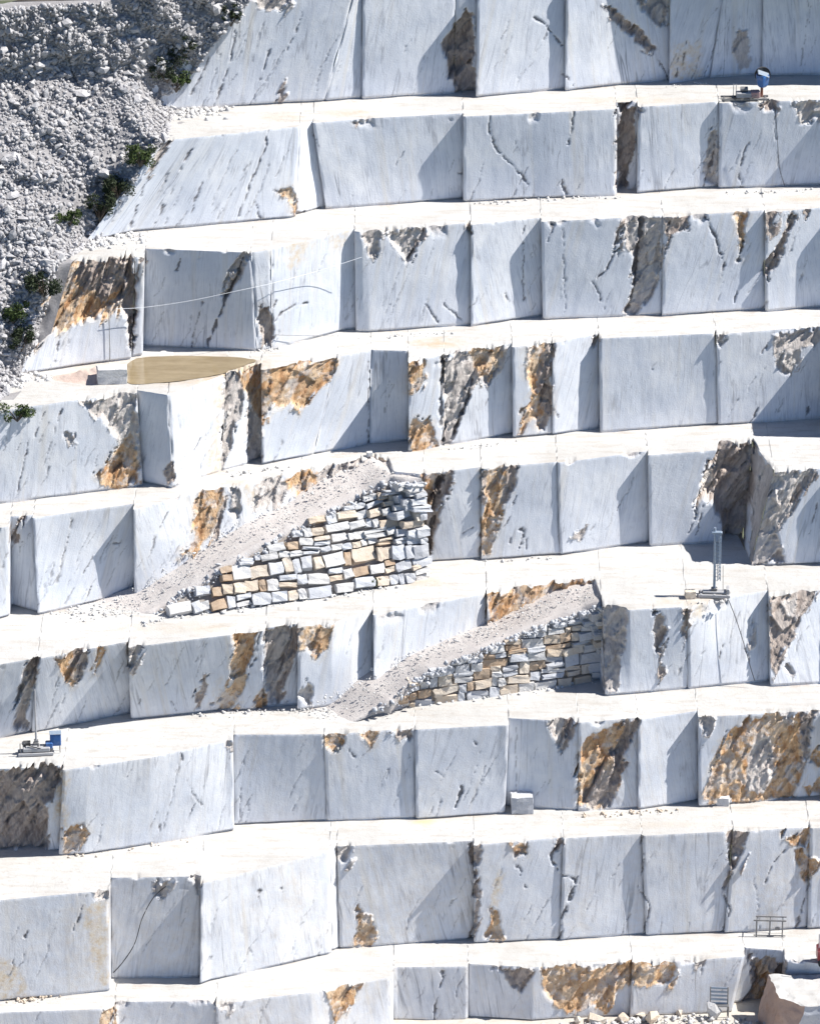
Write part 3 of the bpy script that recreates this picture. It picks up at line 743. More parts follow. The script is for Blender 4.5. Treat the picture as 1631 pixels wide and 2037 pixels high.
RES = .085
BENCH_LABEL = ['top quarry bench whose floor carries the machine with the blue wheel', 'quarry bench just below the one with the blue wheel machine',
 'quarry bench holding the brown muddy pool', 'quarry bench at the head of the longer gravel ramp',
 'quarry bench with the tall lattice mast on it', 'quarry bench carrying the drill with the blue cabinet',
 'quarry bench with the yellow stain and small cut blocks on its floor', 'quarry bench with the long steel trestle on its floor']
front_edge = {}
block_jobs = []
def build_face(k):
    f = FACES[k]; edge = []
    sc = lambda o: o * 1.9 if abs(o) <= .5 else o
    bl = [(a, b, sc(c), sc(d)) for a, b, c, d in f['blocks']]
    curves = []
    for i, (ub, ut, oL, oR) in enumerate(bl):
        nb = bl[i + 1] if i + 1 < len(bl) else (E, E, oR, oR)
        wid = abs((nb[0] - ub) + (nb[1] - ut)) / 2 / SCALE
        n = max(3, int(wid / RES) + 1)
        s = np.linspace(0, 1, n)
        fp = foot_pt(k, ub + (nb[0] - ub) * s); tp = top_pt(k, ut + (nb[1] - ut) * s)
        off = oL + (oR - oL) * s
        fp = fp - np.stack([0 * off, off, 0 * off], 1); tp = tp - np.stack([0 * off, off, 0 * off], 1)
        curves.append([fp, tp])
    objs = []
    for i in range(len(bl)):
        fp, tp = curves[i]
        oL, oR = bl[i][2], bl[i][3]
        # a cut side belongs to the block that stands proud
        if i > 0 and oL >= bl[i - 1][3]:
            a, b = curves[i - 1][0][-1], fp[0]; c, d = curves[i - 1][1][-1], tp[0]
            n = max(2, int(np.linalg.norm(b - a) / RES) + 1); s = np.linspace(0, 1, n)[:-1, None]
            fp = np.vstack([a + (b - a) * s, fp]); tp = np.vstack([c + (d - c) * s, tp])
        if i + 1 < len(bl) and oR > bl[i + 1][2]:
            a, b = fp[-1], curves[i + 1][0][0]; c, d = tp[-1], curves[i + 1][1][0]
            n = max(2, int(np.linalg.norm(b - a) / RES) + 1); s = np.linspace(0, 1, n)[1:, None]
            fp = np.vstack([fp, a + (b - a) * s]); tp = np.vstack([tp, c + (d - c) * s])
        h = zt_of(k) - Z[k]
        nt = int(h / RES) + 1
        t = np.concatenate([[-.45 / h], np.linspace(0, 1, nt)])
        P = fp[None] + (tp - fp)[None] * t[:, None, None]          # rows x cols x 3
        nr, nc = P.shape[:2]
        along = np.concatenate([[0], np.cumsum(np.linalg.norm(np.diff(fp, axis=0), axis=1))]) + fp[0, 0] * 1.0
        AL = np.broadcast_to(along, (nr, nc)).ravel()
        HF = np.broadcast_to(t[:, None], (nr, nc)).ravel()
        Pf = P.reshape(-1, 3)
        push, scar, org, drk, stain, crack, facet = rock_masks(k, Pf, HF, AL)
        # kerf lines down both joints of the block
        m0, m1 = curves[i][0][0, 0], curves[i][0][-1, 0]
        xd = np.minimum(np.abs(fp[:, 0] - m0), np.abs(fp[:, 0] - m1))
        jn = np.clip(.5 + 1.3 * fbm(np.stack([Pf[:, 2] * .5, np.full(len(AL), i * 7.0 + k), 0 * AL], 1), 2), 0, 1)
        push = push + np.broadcast_to(.16 * sstep(.16, .03, xd), (nr, nc)).ravel() * jn
        crack = np.maximum(crack, np.broadcast_to(sstep(.10, .02, xd), (nr, nc)).ravel() * jn * .5)
        V = Pf.copy(); V[:, 1] += push
        # broken rim sinks a little
        rim = sstep(.90, 1.0, HF) * np.clip(scar, 0, 1)
        V[:, 2] -= rim * np.clip(.10 + .45 * fbm(np.stack([AL * .7, np.full(len(AL), k * 2.0), 0 * AL], 1), 2), 0, .4)
        g = np.arange(nr * nc).reshape(nr, nc)
        F = np.stack([g[:-1, :-1], g[:-1, 1:], g[1:, 1:], g[1:, :-1]], -1).reshape(-1, 4)
        fc = np.stack([AL, Pf[:, 2], np.full(len(AL), 0.0)], 1)
        objs.append(('marble_block', V, F, dict(scar=scar, orange=org, dark=drk, stain=stain, crack=crack, fc=fc, facet=facet)))
        e = V.reshape(nr, nc, 3)[-1]
        edge.append(e if not edge or np.linalg.norm(edge[-1][-1] - e[0]) > .02 else e[1:])
    front_edge[k] = np.vstack(edge)
    return objs

def build_tread(k):
    """floor between the top edge of face k+1 (front) and the foot of face k (back)"""
    fr = front_edge[k + 1]; z = Z[k]
    n = len(fr)
    uu, _ = topix(fr)
    # order by x so the strip never folds over itself
    back = foot_pt(k, np.clip(uu, -330, E))
    by = back[:, 1] + 3.2
    # let the back line wander with the front where the front is set back
    rows = [fr]
    y1 = fr[:, 1] + .35
    for s in (0.0, .06, .13, .2, .28, .36, .45, .54, .63, .72, .81, .9, 1.0):
        y = y1 + (np.maximum(by, y1 + 1) - y1) * s
        r = np.stack([fr[:, 0], y, np.full(n, z)], 1)
        q = np.stack([r[:, 0] * .5, r[:, 1] * .5, np.full(n, k * 1.0)], 1)
        r[:, 2] += fbm(q, 3) * .07 * (0 if s > .75 else 1) + .01
        rows.append(r)
    P = np.stack(rows); nr, nc = P.shape[:2]
    Pf = P.reshape(-1, 3); u, v = topix(Pf)
    dirt = np.zeros(len(Pf)); yel = np.zeros(len(Pf)); rough = np.zeros(len(Pf))
    for (cx, cy, rx, ry, a) in [(870, 682, 60, 10, .8), (700, 225, 60, 8, .5), (560, 232, 50, 10, .4), (1250, 200, 150, 8, .35), (470, 960, 30, 6, .5), (1360, 1195, 60, 10, .5), (60, 1975, 70, 12, .5),
                                (840, 1158, 60, 9, .5), (500, 1385, 60, 8, .3), (1600, 395, 60, 8, .35), (200, 740, 60, 25, .5), (390, 737, 175, 30, .85), (1250, 1640, 200, 6, .25), (900, 1625, 60, 10, .3), (350, 1250, 150, 10, .3)]:
        dirt = np.maximum(dirt, a * sstep(1.3, .5, np.hypot((u - cx) / rx, (v - cy) / ry)))
    yel = sstep(1.3, .3, np.hypot((u - 845) / 30, (v - 1636) / 7)) * .55
    # loose debris lies along the foot of the face above
    fy = foot_pt(k, np.clip(u, -330, E))[:, 1]
    rough = sstep(.9, .1, np.abs(fy - Pf[:, 1])) * np.clip(.3 + fbm(np.stack([Pf[:, 0] * .3, np.full(len(u), k * 5.0), 0 * u], 1), 2) * 1.4, 0, .8)
    g = np.arange(nr * nc).reshape(nr, nc)
    F = np.stack([g[:-1, :-1], g[:-1, 1:], g[1:, 1:], g[1:, :-1]], -1).reshape(-1, 4)
    return Pf, F, dict(dirt=dirt, yellow=yel, rough=rough)

ALL = [build_face(k) for k in range(9)]
BENCH = {}
for k in range(8):
    V, F, at = build_tread(k)
    o = mesh_np('quarry_bench', V, F, M['tread'], None, False, at)
    tag(o, BENCH_LABEL[k], None, 'quarry benches', 'structure')
    BENCH[k] = o
    # the wall of rock below this floor belongs to it
    for (nm, V, F, at) in ALL[k + 1]:
        mesh_np(nm, V, F, M['marble'], o, False, at)
# uppermost floor above the frame, with the topmost wall
fr = front_edge[0]
nb = np.array([0, 9.0, 0])
top_rows = np.stack([fr, fr * [1, 1, 0] + [0, .4, ZTOP], fr * [1, 1, 0] + [0, 4, ZTOP], fr * [1, 1, 0] + [0, 12, ZTOP]])
g = np.arange(4 * len(fr)).reshape(4, len(fr))
o = mesh_np('quarry_bench', top_rows.reshape(-1, 3), np.stack([g[:-1, :-1], g[:-1, 1:], g[1:, 1:], g[1:, :-1]], -1).reshape(-1, 4), M['tread'], None, True,
            dict(dirt=np.zeros(g.size), yellow=np.zeros(g.size), rough=np.zeros(g.size)))
tag(o, 'rim of rock above the floor with the blue wheel machine', None, 'quarry benches', 'structure')
for (nm, V, F, at) in ALL[0]:
    mesh_np(nm, V, F, M['marble'], o, False, at)
BENCH[-1] = o

# quarry floor below the lowest wall, and the valley beyond it
def grid_sheet(name, x0, x1, y0, y1, nx, ny, zf, mat, attrs=False):
    X, Y = np.meshgrid(np.linspace(x0, x1, nx), np.linspace(y0, y1, ny))
    P = np.stack([X, Y, zf(X, Y)], -1).reshape(-1, 3)
    g = np.arange(nx * ny).reshape(ny, nx)
    F = np.stack([g[:-1, :-1], g[:-1, 1:], g[1:, 1:], g[1:, :-1]], -1).reshape(-1, 4)
    at = dict(dirt=np.full(nx * ny, .25), yellow=np.full(nx * ny, .04), rough=np.zeros(nx * ny)) if attrs else None
    return mesh_np(name, P, F, mat, None, True, at)
yb = foot_pt(8, np.array([800.0]))[0][1]
o = grid_sheet('quarry_floor', -80, 80, yb - 30, yb + 14, 200, 90, lambda X, Y: Z[8] + .12 * fbm(np.stack([X * .4, Y * .4, 0 * X], -1), 3), M['tread'], True)
tag(o, 'pale dusty quarry floor below the lowest rock wall', None, None, 'structure')
o = grid_sheet('ground', -6000, 6000, -6000, 6000, 60, 60, lambda X, Y: 0 * X + Z[8] - 6.0, M['ground'])
tag(o, 'valley ground stretching away below the quarry', None, None, 'structure')

# ------------------------------------------------------------------ rock shapes shared by the loose stones
def icosa():
    t = (1 + 5 ** .5) / 2
    v = np.array([(-1, t, 0), (1, t, 0), (-1, -t, 0), (1, -t, 0), (0, -1, t), (0, 1, t), (0, -1, -t), (0, 1, -t), (t, 0, -1), (t, 0, 1), (-t, 0, -1), (-t, 0, 1)], float)
    v /= np.linalg.norm(v[0])
    f = np.array([(0, 11, 5), (0, 5, 1), (0, 1, 7), (0, 7, 10), (0, 10, 11), (1, 5, 9), (5, 11, 4), (11, 10, 2), (10, 7, 6), (7, 1, 8), (3, 9, 4), (3, 4, 2), (3, 2, 6), (3, 6, 8), (3, 8, 9), (4, 9, 5), (2, 4, 11), (6, 2, 10), (8, 6, 7), (9, 8, 1)])
    return v, f
IV, IF = icosa()
ROCKS = []
for _ in range(10):
    v = IV * rng.uniform(.5, 1.3, (12, 1)) * rng.uniform(.5, 1.35, (1, 3))
    ROCKS.append(v)
def rotm(n):
    q = rng.normal(size=(n, 4)); q /= np.linalg.norm(q, axis=1)[:, None]
    w, x, y, z = q.T
    return np.stack([1-2*(y*y+z*z), 2*(x*y-z*w), 2*(x*z+y*w), 2*(x*y+z*w), 1-2*(x*x+z*z), 2*(y*z-x*w), 2*(x*z-y*w), 2*(y*z+x*w), 1-2*(x*x+y*y)], 1).reshape(n, 3, 3)
def rock_cloud(name, pos, size, mat, parent=None):
    n = len(pos)
    base = np.stack(ROCKS)[rng.integers(0, 10, n)]
    V = np.einsum('nij,nkj->nki', rotm(n), base) * size[:, None, None] + pos[:, None, :]
    F = (IF[None] + (np.arange(n) * 12)[:, None, None]).reshape(-1, 3)
    return mesh_np(name, V.reshape(-1, 3), F, mat, parent)
rock_mesh = {}
def one_rock(name, p, s, mat, parent=None, flat=1.0):
    key = (random.randrange(10), mat.name)
    if key not in rock_mesh:
        me = bpy.data.meshes.new(name)
        me.from_pydata([tuple(q) for q in ROCKS[key[0]]], [], [tuple(int(i) for i in f) for f in IF]); me.update(); me.materials.append(mat)
        rock_mesh[key] = me
    o = bpy.data.objects.new(name, rock_mesh[key]); COL.objects.link(o)
    o.location = p; o.scale = (s * random.uniform(.8, 1.3), s * random.uniform(.8, 1.2), s * flat * random.uniform(.7, 1.1))
    o.rotation_euler = (random.uniform(-.5, .5), random.uniform(-.5, .5), random.uniform(0, 6.28))
    if parent is not None: o.parent = parent
    return o

# ------------------------------------------------------------------ rubble slope over the left ends of the benches
edge_pts = [top_pt(0, np.array([520.0]))[0] + [1.5, 2, 3.0], top_pt(0, np.array([500.0]))[0], face_pt(0, 420, 90), foot_pt(0, np.array([338.0]))[0], top_pt(1, np.array([322.0]))[0],
            face_pt(1, 245, 385), foot_pt(1, np.array([190.0]))[0], top_pt(2, np.array([104.0]))[0], face_pt(2, 78, 620), foot_pt(2, np.array([40.0]))[0], top_pt(3, np.array([-30.0]))[0]]
edge_pts = np.array(edge_pts)
NS, NX = 220, 190
arc = np.concatenate([[0], np.cumsum(np.linalg.norm(np.diff(edge_pts, axis=0), axis=1))])
s = np.linspace(0, arc[-1], NS)
EP = np.stack([np.interp(s, arc, edge_pts[:, i]) for i in range(3)], 1)
sm = np.linspace(0, 1, NS)
zs = EP[0, 2] + (EP[-1, 2] - EP[0, 2]) * sm
ys = np.interp(zs[::-1], EP[:, 2][::-1], EP[:, 1][::-1])[::-1]
ker = np.ones(61) / 61
ysm = np.convolve(np.pad(ys, 30, mode='edge'), ker, 'valid') - 1.0
rowsP = []
for j in range(NX):
    c = (j / (NX - 1)) ** 1.15 * 26.0 - 1.4          # metres to the left of the edge (first columns lie under the rock face)
    b = sstep(-.2, 3.2, np.full(NS, c))
    P = np.stack([EP[:, 0] - c, EP[:, 1] * (1 - b) + (ysm - .30 * max(c, 0)) * b - .35 * (c > 0), EP[:, 2] * (1 - b) + zs * b], 1)
    if c < 0: P[:, 1] += .6
    rowsP.append(P)
SP = np.stack(rowsP, 1)
q = SP * .35
lump = fbm(q, 4); rid = fbm(SP * [.5, .5, .22] + 4, 3, True)
dg = fbm(np.stack([(SP[..., 0] + SP[..., 2]) * .30, (SP[..., 0] - SP[..., 2]) * .07, 0 * lump + 3], -1), 3, True)
SP[..., 1] -= (lump * 1.3 + (rid - .3) * .45 + (dg - .3) * .5) * sstep(0, 14, np.arange(NX))[None]
# the slope is cut off by a track near its head
u_, v_ = topix(SP)
track_z = onz(np.array([60.0]), np.array([9.0]), np.array([0.0]))[0]
g = np.arange(NS * NX).reshape(NS, NX)
i0 = int(np.argmin(np.abs(v_[:, NX // 2] - 3)))
zcap = float(np.median(SP[i0, NX // 2 - 20:NX // 2 + 40, 2]))
lw = sstep(265, 200, u_)
over = np.clip(SP[..., 2] - zcap, 0, None) * lw
SP[..., 1] += over * 1.1; SP[..., 2] -= over * 1.0
F = np.stack([g[:-1, :-1], g[:-1, 1:], g[1:, 1:], g[1:, :-1]], -1).reshape(-1, 4)
scree = mesh_np('scree_slope', SP.reshape(-1, 3), F, M['screebase'], None, False)
tag(scree, 'steep grey rubble slope spilling over the ends of the quarry benches', None, None, 'structure')
nrm = np.cross(np.gradient(SP, axis=1), np.gradient(SP, axis=0)); nrm /= np.linalg.norm(nrm, axis=-1)[..., None] + 1e-9
if nrm[..., 1].mean() > 0: nrm = -nrm
def on_scree(u, v):
    uu, vv = topix(SP)
    i = np.unravel_index(np.argmin((uu - u) ** 2 + (vv - v) ** 2 + (np.arange(NX)[None] < 10) * 1e6), uu.shape)
    return SP[i]
n = 32000
fi = rng.uniform(2, NS - 2.01, n); fj = 11 + (NX - 13) * rng.uniform(0, 1, n) ** 1.1
ii, jj = fi.astype(int), fj.astype(int)
a, b2 = (fi - ii)[:, None], (fj - jj)[:, None]
pos = SP[ii, jj] * (1 - a) * (1 - b2) + SP[ii + 1, jj] * a * (1 - b2) + SP[ii, jj + 1] * (1 - a) * b2 + SP[ii + 1, jj + 1] * a * b2
uu, vv = topix(pos)
keep = (v_[ii, jj] > 4) | (uu > 260)
pos, ii, jj, vv, uu = pos[keep], ii[keep], jj[keep], vv[keep], uu[keep]
size = np.clip(rng.lognormal(-2.3, .5, len(pos)), .045, .5) * (1 + .2 * sstep(250, 520, vv))
order = np.argsort(-size * ((uu > -40) & (vv > -30) & (uu < 620)))
bigi, smalli = order[:300], order[300:]
rock_cloud('loose_rubble', pos[smalli] + nrm[ii[smalli], jj[smalli]] * size[smalli, None] * .3, size[smalli], M['scree'], scree)['kind'] = 'stuff'
for i in bigi:
    one_rock('stone', pos[i] + nrm[ii[i], jj[i]] * size[i] * .35, size[i], M['scree'], scree)
# pale fans of chippings where the slope runs out on the benches
def chips(name, pts, spread, n, smin, smax, mat, label=None, parent=None, kind='stuff'):
    pts = np.array(pts)
    k = rng.integers(0, len(pts) - 1, n); t = rng.uniform(0, 1, n)[:, None]
    p = pts[k] * (1 - t) + pts[k + 1] * t
    sz = smin + (smax - smin) * rng.uniform(0, 1, n) ** 3
    p = p + np.stack([rng.normal(0, spread, n), -np.abs(rng.normal(0, spread, n)), sz * .25], 1)
    o = rock_cloud(name, p, sz, mat, parent)
    o['kind'] = kind
    if label: o['label'] = label
    return o
for k, uL, uR in ((0, 300, 420), (1, 130, 260), (2, -30, 60)):
    p = [foot_pt(k, np.array([float(x)]))[0] for x in np.linspace(uL, uR, 6)]
    chips('stone_chippings', p, 1.0, 500, .05, .28, M['white'], 'pale chippings where the rubble slope meets the %s bench floor' % ('upper', 'middle', 'lower')[k])
# track and scrub at the head of the slope
tr = onz(np.array([-60.0, 265.0]), np.array([6.0, -2.0]), np.array([zcap, zcap]))
tw = np.array([tr[0], tr[1], tr[1] + [0, 2.0, .05], tr[0] + [0, 2.0, .05]])
yq = np.linspace(0, 1, 40)
tp = np.stack([np.stack([tr[0] + (tr[1] - tr[0]) * t + [0, w, .12 + .05 * math.sin(9 * t + w)] for t in yq]) for w in (0, .7, 1.4, 2.4)])
g = np.arange(160).reshape(4, 40)
o = mesh_np('track', tp.reshape(-1, 3), np.stack([g[:-1, :-1], g[:-1, 1:], g[1:, 1:], g[1:, :-1]], -1).reshape(-1, 4), M['tread'], None, True, dict(dirt=np.full(160, .5), yellow=np.zeros(160), rough=np.zeros(160)))
tag(o, 'pale narrow track along the head of the rubble slope', None, None, 'structure')

# ------------------------------------------------------------------ hillside behind everything
ytop = float(top_pt(0, np.array([800.0]))[0][1])
def hill(X, Y):
    return zcap - .4 + np.clip(Y - ytop - 4 + .0 * X, 0, None) * .75 + fbm(np.stack([X * .08, Y * .08, 0 * X], -1), 4) * 2.5 * sstep(ytop + 4, ytop + 20, Y)
o = grid_sheet('hillside', -90, 90, ytop + 3, ytop + 120, 90, 60, lambda X, Y: np.maximum(hill(X, Y), np.where(X > -16, ZTOP - .3 + np.clip(Y - ytop - 8, 0, None) * .75, -1e9)), M['ground'])
tag(o, 'scrubby hillside rising behind the quarry', None, None, 'structure')

# ------------------------------------------------------------------ gravel ramps held by dry stone walls
def v_of(k, u, t):
    a = foot_pt(k, np.array([u]))[0]; b = top_pt(k, np.array([u]))[0]
    return topix(a + (b - a) * t)[1]
STONE_V = []
def stone_mesh():
    """a rough block: cube cut in 2x2x2, rounded and knocked about"""
    ax = (-1, 0, 1)
    V = []; idx = {}
    for x in ax:
        for y in ax:
            for z in ax:
                if (x, y, z) == (0, 0, 0): continue
                idx[(x, y, z)] = len(V)
                m = abs(x) + abs(y) + abs(z)
                sc = {1: 1.0, 2: .99, 3: .96}[m]
                V.append([x * .5 * sc + random.uniform(-.06, .06), y * .5 * sc + random.uniform(-.06, .06), z * .5 * sc + random.uniform(-.07, .07)])
    Fs = []
    for axis in range(3):
        o1, o2 = [i for i in range(3) if i != axis]
        for sgn in (-1, 1):
            for i in (-1, 0):
                for j in (-1, 0):
                    q = []
                    for di, dj in ((0, 0), (1, 0), (1, 1), (0, 1)):
                        c = [0, 0, 0]; c[axis] = sgn; c[o1] = i + di; c[o2] = j + dj
                        q.append(idx[tuple(c)])
                    flip = (sgn > 0) == (axis == 1)
                    Fs.append(q[::-1] if flip else q)
    return V, Fs
wall_me = {}
def wall_stone(parent, c, tang, up, size, mat, name='stone'):
    key = (random.randrange(14), mat.name)
    if key not in wall_me:
        V, Fs = stone_mesh()
        me = bpy.data.meshes.new('stone'); me.from_pydata(V, [], Fs); me.update(); me.materials.append(mat)
        wall_me[key] = me
    o = bpy.data.objects.new(name, wall_me[key]); COL.objects.link(o)
    t = Vector(tang).normalized(); u = Vector(up).normalized(); n = t.cross(u).normalized(); u = n.cross(t)
    mt = Matrix((t, n, u)).transposed().to_4x4()
    jit = Matrix.Rotation(random.gauss(0, .075), 4, 'Y') @ Matrix.Rotation(random.gauss(0, .07), 4, 'Z') @ Matrix.Rotation(random.gauss(0, .05), 4, 'X')
    sx, sy, sz = size
    o.matrix_world = Matrix.Translation(Vector(c)) @ mt @ jit @ Matrix.Diagonal((sx, sy, sz, 1))
    o.parent = parent
    return o
def ramp(k, outer, inner, wallfoot, label_r, label_w, weights, pier=None):
    """k: face the ramp climbs; outer, inner: edge pixels; wallfoot: pixels on the lower floor"""
    us = np.linspace(outer[0][0], outer[-1][0], 90)
    vo = lerp_poly(outer, us)
    OUT = []
    for u, v in zip(us, vo):
        lo, hi = -.05, 1.0
        for _ in range(30):                      # level at which the edge lies 3.1 m out from the rock face
            t = (lo + hi) / 2
            a = foot_pt(k, np.array([u]))[0]; b = top_pt(k, np.array([u]))[0]
            if topix(a + (b - a) * t + [0, -3.1, 0])[1] > v: lo = t
            else: hi = t
        OUT.append(onz(np.array([u]), np.array([v]), np.array([Z[k] + (Z[k - 1] - Z[k]) * lo]))[0])
    OUT = np.array(OUT)
    w = np.ones(9) / 9
    OUT[:, 2] = np.convolve(np.pad(OUT[:, 2], 4, mode='edge'), w, 'valid')
    OUT = onz(us, vo, OUT[:, 2])
    ui = np.linspace(inner[0][0], inner[-1][0], 90); vi = lerp_poly(inner, ui)
    INN = np.array([face_pt(k, u, max(v, v_of(k, u, 1.0) + 1), -.5) for u, v in zip(ui, vi)])
    rows = []
    for s in np.linspace(-.06, 1, 16):
        P = OUT + (INN - OUT) * s
        if s < 0: P[:, 2] -= .35
        P[:, 2] += fbm(P * .8, 3) * .10 - .18 * math.sin(math.pi * min(max(s, 0), 1)) * .6
        fade = sstep(0, .20, np.linspace(0, 1, 90))
        P[:, 2] = Z[k] - .16 + (P[:, 2] - Z[k] + .16) * fade
        rows.append(P)
    low = OUT.copy(); low[:, 2] = Z[k] - .3; low[:, 1] += .55
    rows = [low] + rows
    P = np.stack(rows); nr, nc = P.shape[:2]
    g = np.arange(nr * nc).reshape(nr, nc)
    r = mesh_np('ramp', P.reshape(-1, 3), np.stack([g[:-1, :-1], g[:-1, 1:], g[1:, 1:], g[1:, :-1]], -1).reshape(-1, 4), M['gravel'], None, True)
    tag(r, label_r, None, 'gravel ramps', 'structure')
    # small stones along both edges and strewn over the gravel
    for line, nn, sp, s1 in ((OUT[12:] + [0, -.15, -.35], 420, .32, .26), (INN + [0, -.9, 0], 220, .35, .13), ((OUT + INN) / 2, 500, .8, .10)):
        chips('loose_gravel', line, sp, nn, .04, s1, M['white'] if nn != 420 else M['grey'], None, r)
    # wall
    wf = np.linspace(wallfoot[0][0], wallfoot[-1][0], 160)
    B = onz(wf, lerp_poly(wallfoot, wf), np.full(160, Z[k]))
    T = np.stack([np.interp(wf, us, OUT[:, i]) for i in range(3)], 1)
    T[:, 0] = B[:, 0]
    root = empty('dry_stone_wall', B[80])
    tag(root, label_w, 'stone wall', 'dry stone walls under the ramps')
    L = np.concatenate([[0], np.cumsum(np.linalg.norm(np.diff(B, axis=0), axis=1))])
    Hh = T[:, 2] - B[:, 2]
    bpy.context.view_layer.update()
    inv = root.matrix_world.inverted()
    Bf = np.vstack([B + [0, -.22, -.2]]); Tf = T + [0, -.12, -.35]
    mid = [Bf + (Tf - Bf) * t for t in (0, .33, .66, 1)]
    P = np.stack(mid).reshape(-1, 3) - B[80]
    g = np.arange(640).reshape(4, 160)
    mesh_np('rubble_core', P, np.stack([g[:-1, :-1], g[:-1, 1:], g[1:, 1:], g[1:, :-1]], -1).reshape(-1, 4), M['earth'], root)
    h = -.12; count = 0
    mats = ['white', 'grey', 'tan', 'brown']
    while h < Hh.max():
        ch = random.uniform(.6, 1.05) if h < 1.8 else random.uniform(.36, .78)
        a = random.uniform(-.6, 0)
        while a < L[-1]:
            sw = random.choice((random.uniform(.45, .9), random.uniform(.8, 1.4), random.uniform(1.2, 2.1)))
            am = min(a + sw / 2, L[-1])
            H = np.interp(am, L, Hh)
            if h + ch * .45 < H - .45 and H > .3:
                b = np.array([np.interp(am, L, B[:, i]) for i in range(3)]); t = np.array([np.interp(am, L, T[:, i]) for i in range(3)])
                up = (t - b) / max(H, .3)
                tan = np.array([np.interp(min(am + .5, L[-1]), L, B[:, i]) for i in range(3)]) - np.array([np.interp(max(am - .5, 0), L, B[:, i]) for i in range(3)])
                zloc = h + ch / 2 + random.uniform(-.07, .07)
                hh = min(ch, H - .45 - h + .2)
                split = random.random() < .22 and sw > .8
                for part in range(2 if split else 1):
                    szz = hh * (.5 if split else 1) * random.uniform(.78, 1.04)
                    c = b + up * (zloc + ((part - .5) * hh / 2 if split else 0)) + [0, random.uniform(-.06, .10), 0]
                    # worked grey blocks in the pier end, mixed stone elsewhere
                    m = random.choices(mats, weights)[0]
                    if pier and am > L[-1] - pier: m = random.choices(mats, (3, 6, 1, 0))[0]
                    o = wall_stone(root, c, tan, up, (sw * random.uniform(.86, 1.0), random.uniform(.8, 1.15), szz), M[m])
                    count += 1
            a += sw
        h += ch
    for o in root.children:
        if o.name.startswith('stone'):
            mw = o.matrix_basis.copy(); o.matrix_basis = inv @ mw
    chips('loose_stones', B[::8] + [0, -.1, .02] - B[80], .35, 160, .05, .22, M['white'], None, root)
    return OUT, INN, B, T, count
r1 = ramp(4, [(165,1240),(300,1218),(400,1152),(500,1090),(600,1037),(700,986),(775,948),(838,952)], [(120,1212),(260,1176),(360,1112),(470,1042),(560,1002),(640,956),(735,912),(800,930)],
          [(285,1236),(560,1197),(640,1187),(790,1160),(838,1149)], 'longer gravel ramp climbing past the orange streaked rock face', 'dry stone wall of mixed tan and white stones under the longer ramp', (4, 2.6, 3.0, 1.3), 2.6)
r2 = ramp(5, [(670,1424),(770,1394),(830,1342),(900,1306),(1000,1266),(1100,1226),(1195,1196)], [(600,1408),(720,1348),(800,1302),(900,1266),(970,1242),(1050,1202),(1120,1170),(1190,1158)],
          [(755,1410),(1000,1378),(1110,1362),(1194,1346)], 'shorter gravel ramp rising towards the lattice mast', 'dry stone wall of flat grey and brown slabs under the shorter ramp', (3, 3.2, 2.4, 1.5))
print('wall stones', r1[4], r2[4])

# ------------------------------------------------------------------ muddy pool
px = [(254,716),(300,709),(380,707),(450,709),(490,712),(515,717),(490,726),(460,737),(430,747),(370,757),(300,763),(252,766),(246,742)]
_t = np.arange(len(px)); _q = np.linspace(0, len(px), 96, endpoint=False)
_x = np.interp(_q, np.append(_t, len(px)), [p[0] for p in px] + [px[0][0]]); _y = np.interp(_q, np.append(_t, len(px)), [p[1] for p in px] + [px[0][1]])
_k = np.ones(9) / 9
_x = np.convolve(np.pad(_x, 4, mode='wrap'), _k, 'valid') + fbm(np.stack([_q * .9, 0 * _q, 0 * _q], 1), 3) * 9
_y = np.convolve(np.pad(_y, 4, mode='wrap'), _k, 'valid') + fbm(np.stack([_q * .9, 0 * _q + 5, 0 * _q], 1), 3) * 2.5
px = list(zip(_x, _y))
W = onz(np.array([p[0] for p in px], float), np.array([p[1] for p in px], float), np.full(len(px), Z[2] + .055))
cen = W.mean(0)
V = [cen]; rings = 5
for r_ in range(1, rings + 1):
    V += list(cen + (W - cen) * r_ / rings)
n = len(px)
Fs = [[0, 1 + i, 1 + (i + 1) % n] for i in range(n)]
for r_ in range(rings - 1):
    for i in range(n):
        j = (i + 1) % n
        Fs.append([1 + r_ * n + i, 1 + (r_ + 1) * n + i, 1 + (r_ + 1) * n + j, 1 + r_ * n + j])
m, nt, b = newmat('muddy_water'); N = NB(nt)
p = N.pos()
N.l(N.mix(N.rng(N.noise(N.mapping(p, (.5, 1.4, 1)), .8, 5, .7), .36, .64), (.22, .17, .10), (.30, .24, .15)), b.inputs['Base Color'])
b.inputs['Roughness'].default_value = .09; b.inputs['IOR'].default_value = 1.33
N.l(N.bump(N.noise(N.mapping(p, (1, 2.5, 1)), 2.2, 3, .5), .06, .05), b.inputs['Normal'])
pool = mesh_py('pool_water', V, Fs, m, None, True)
tag(pool, 'shallow muddy brown pool on the bench floor', None, None, 'structure')

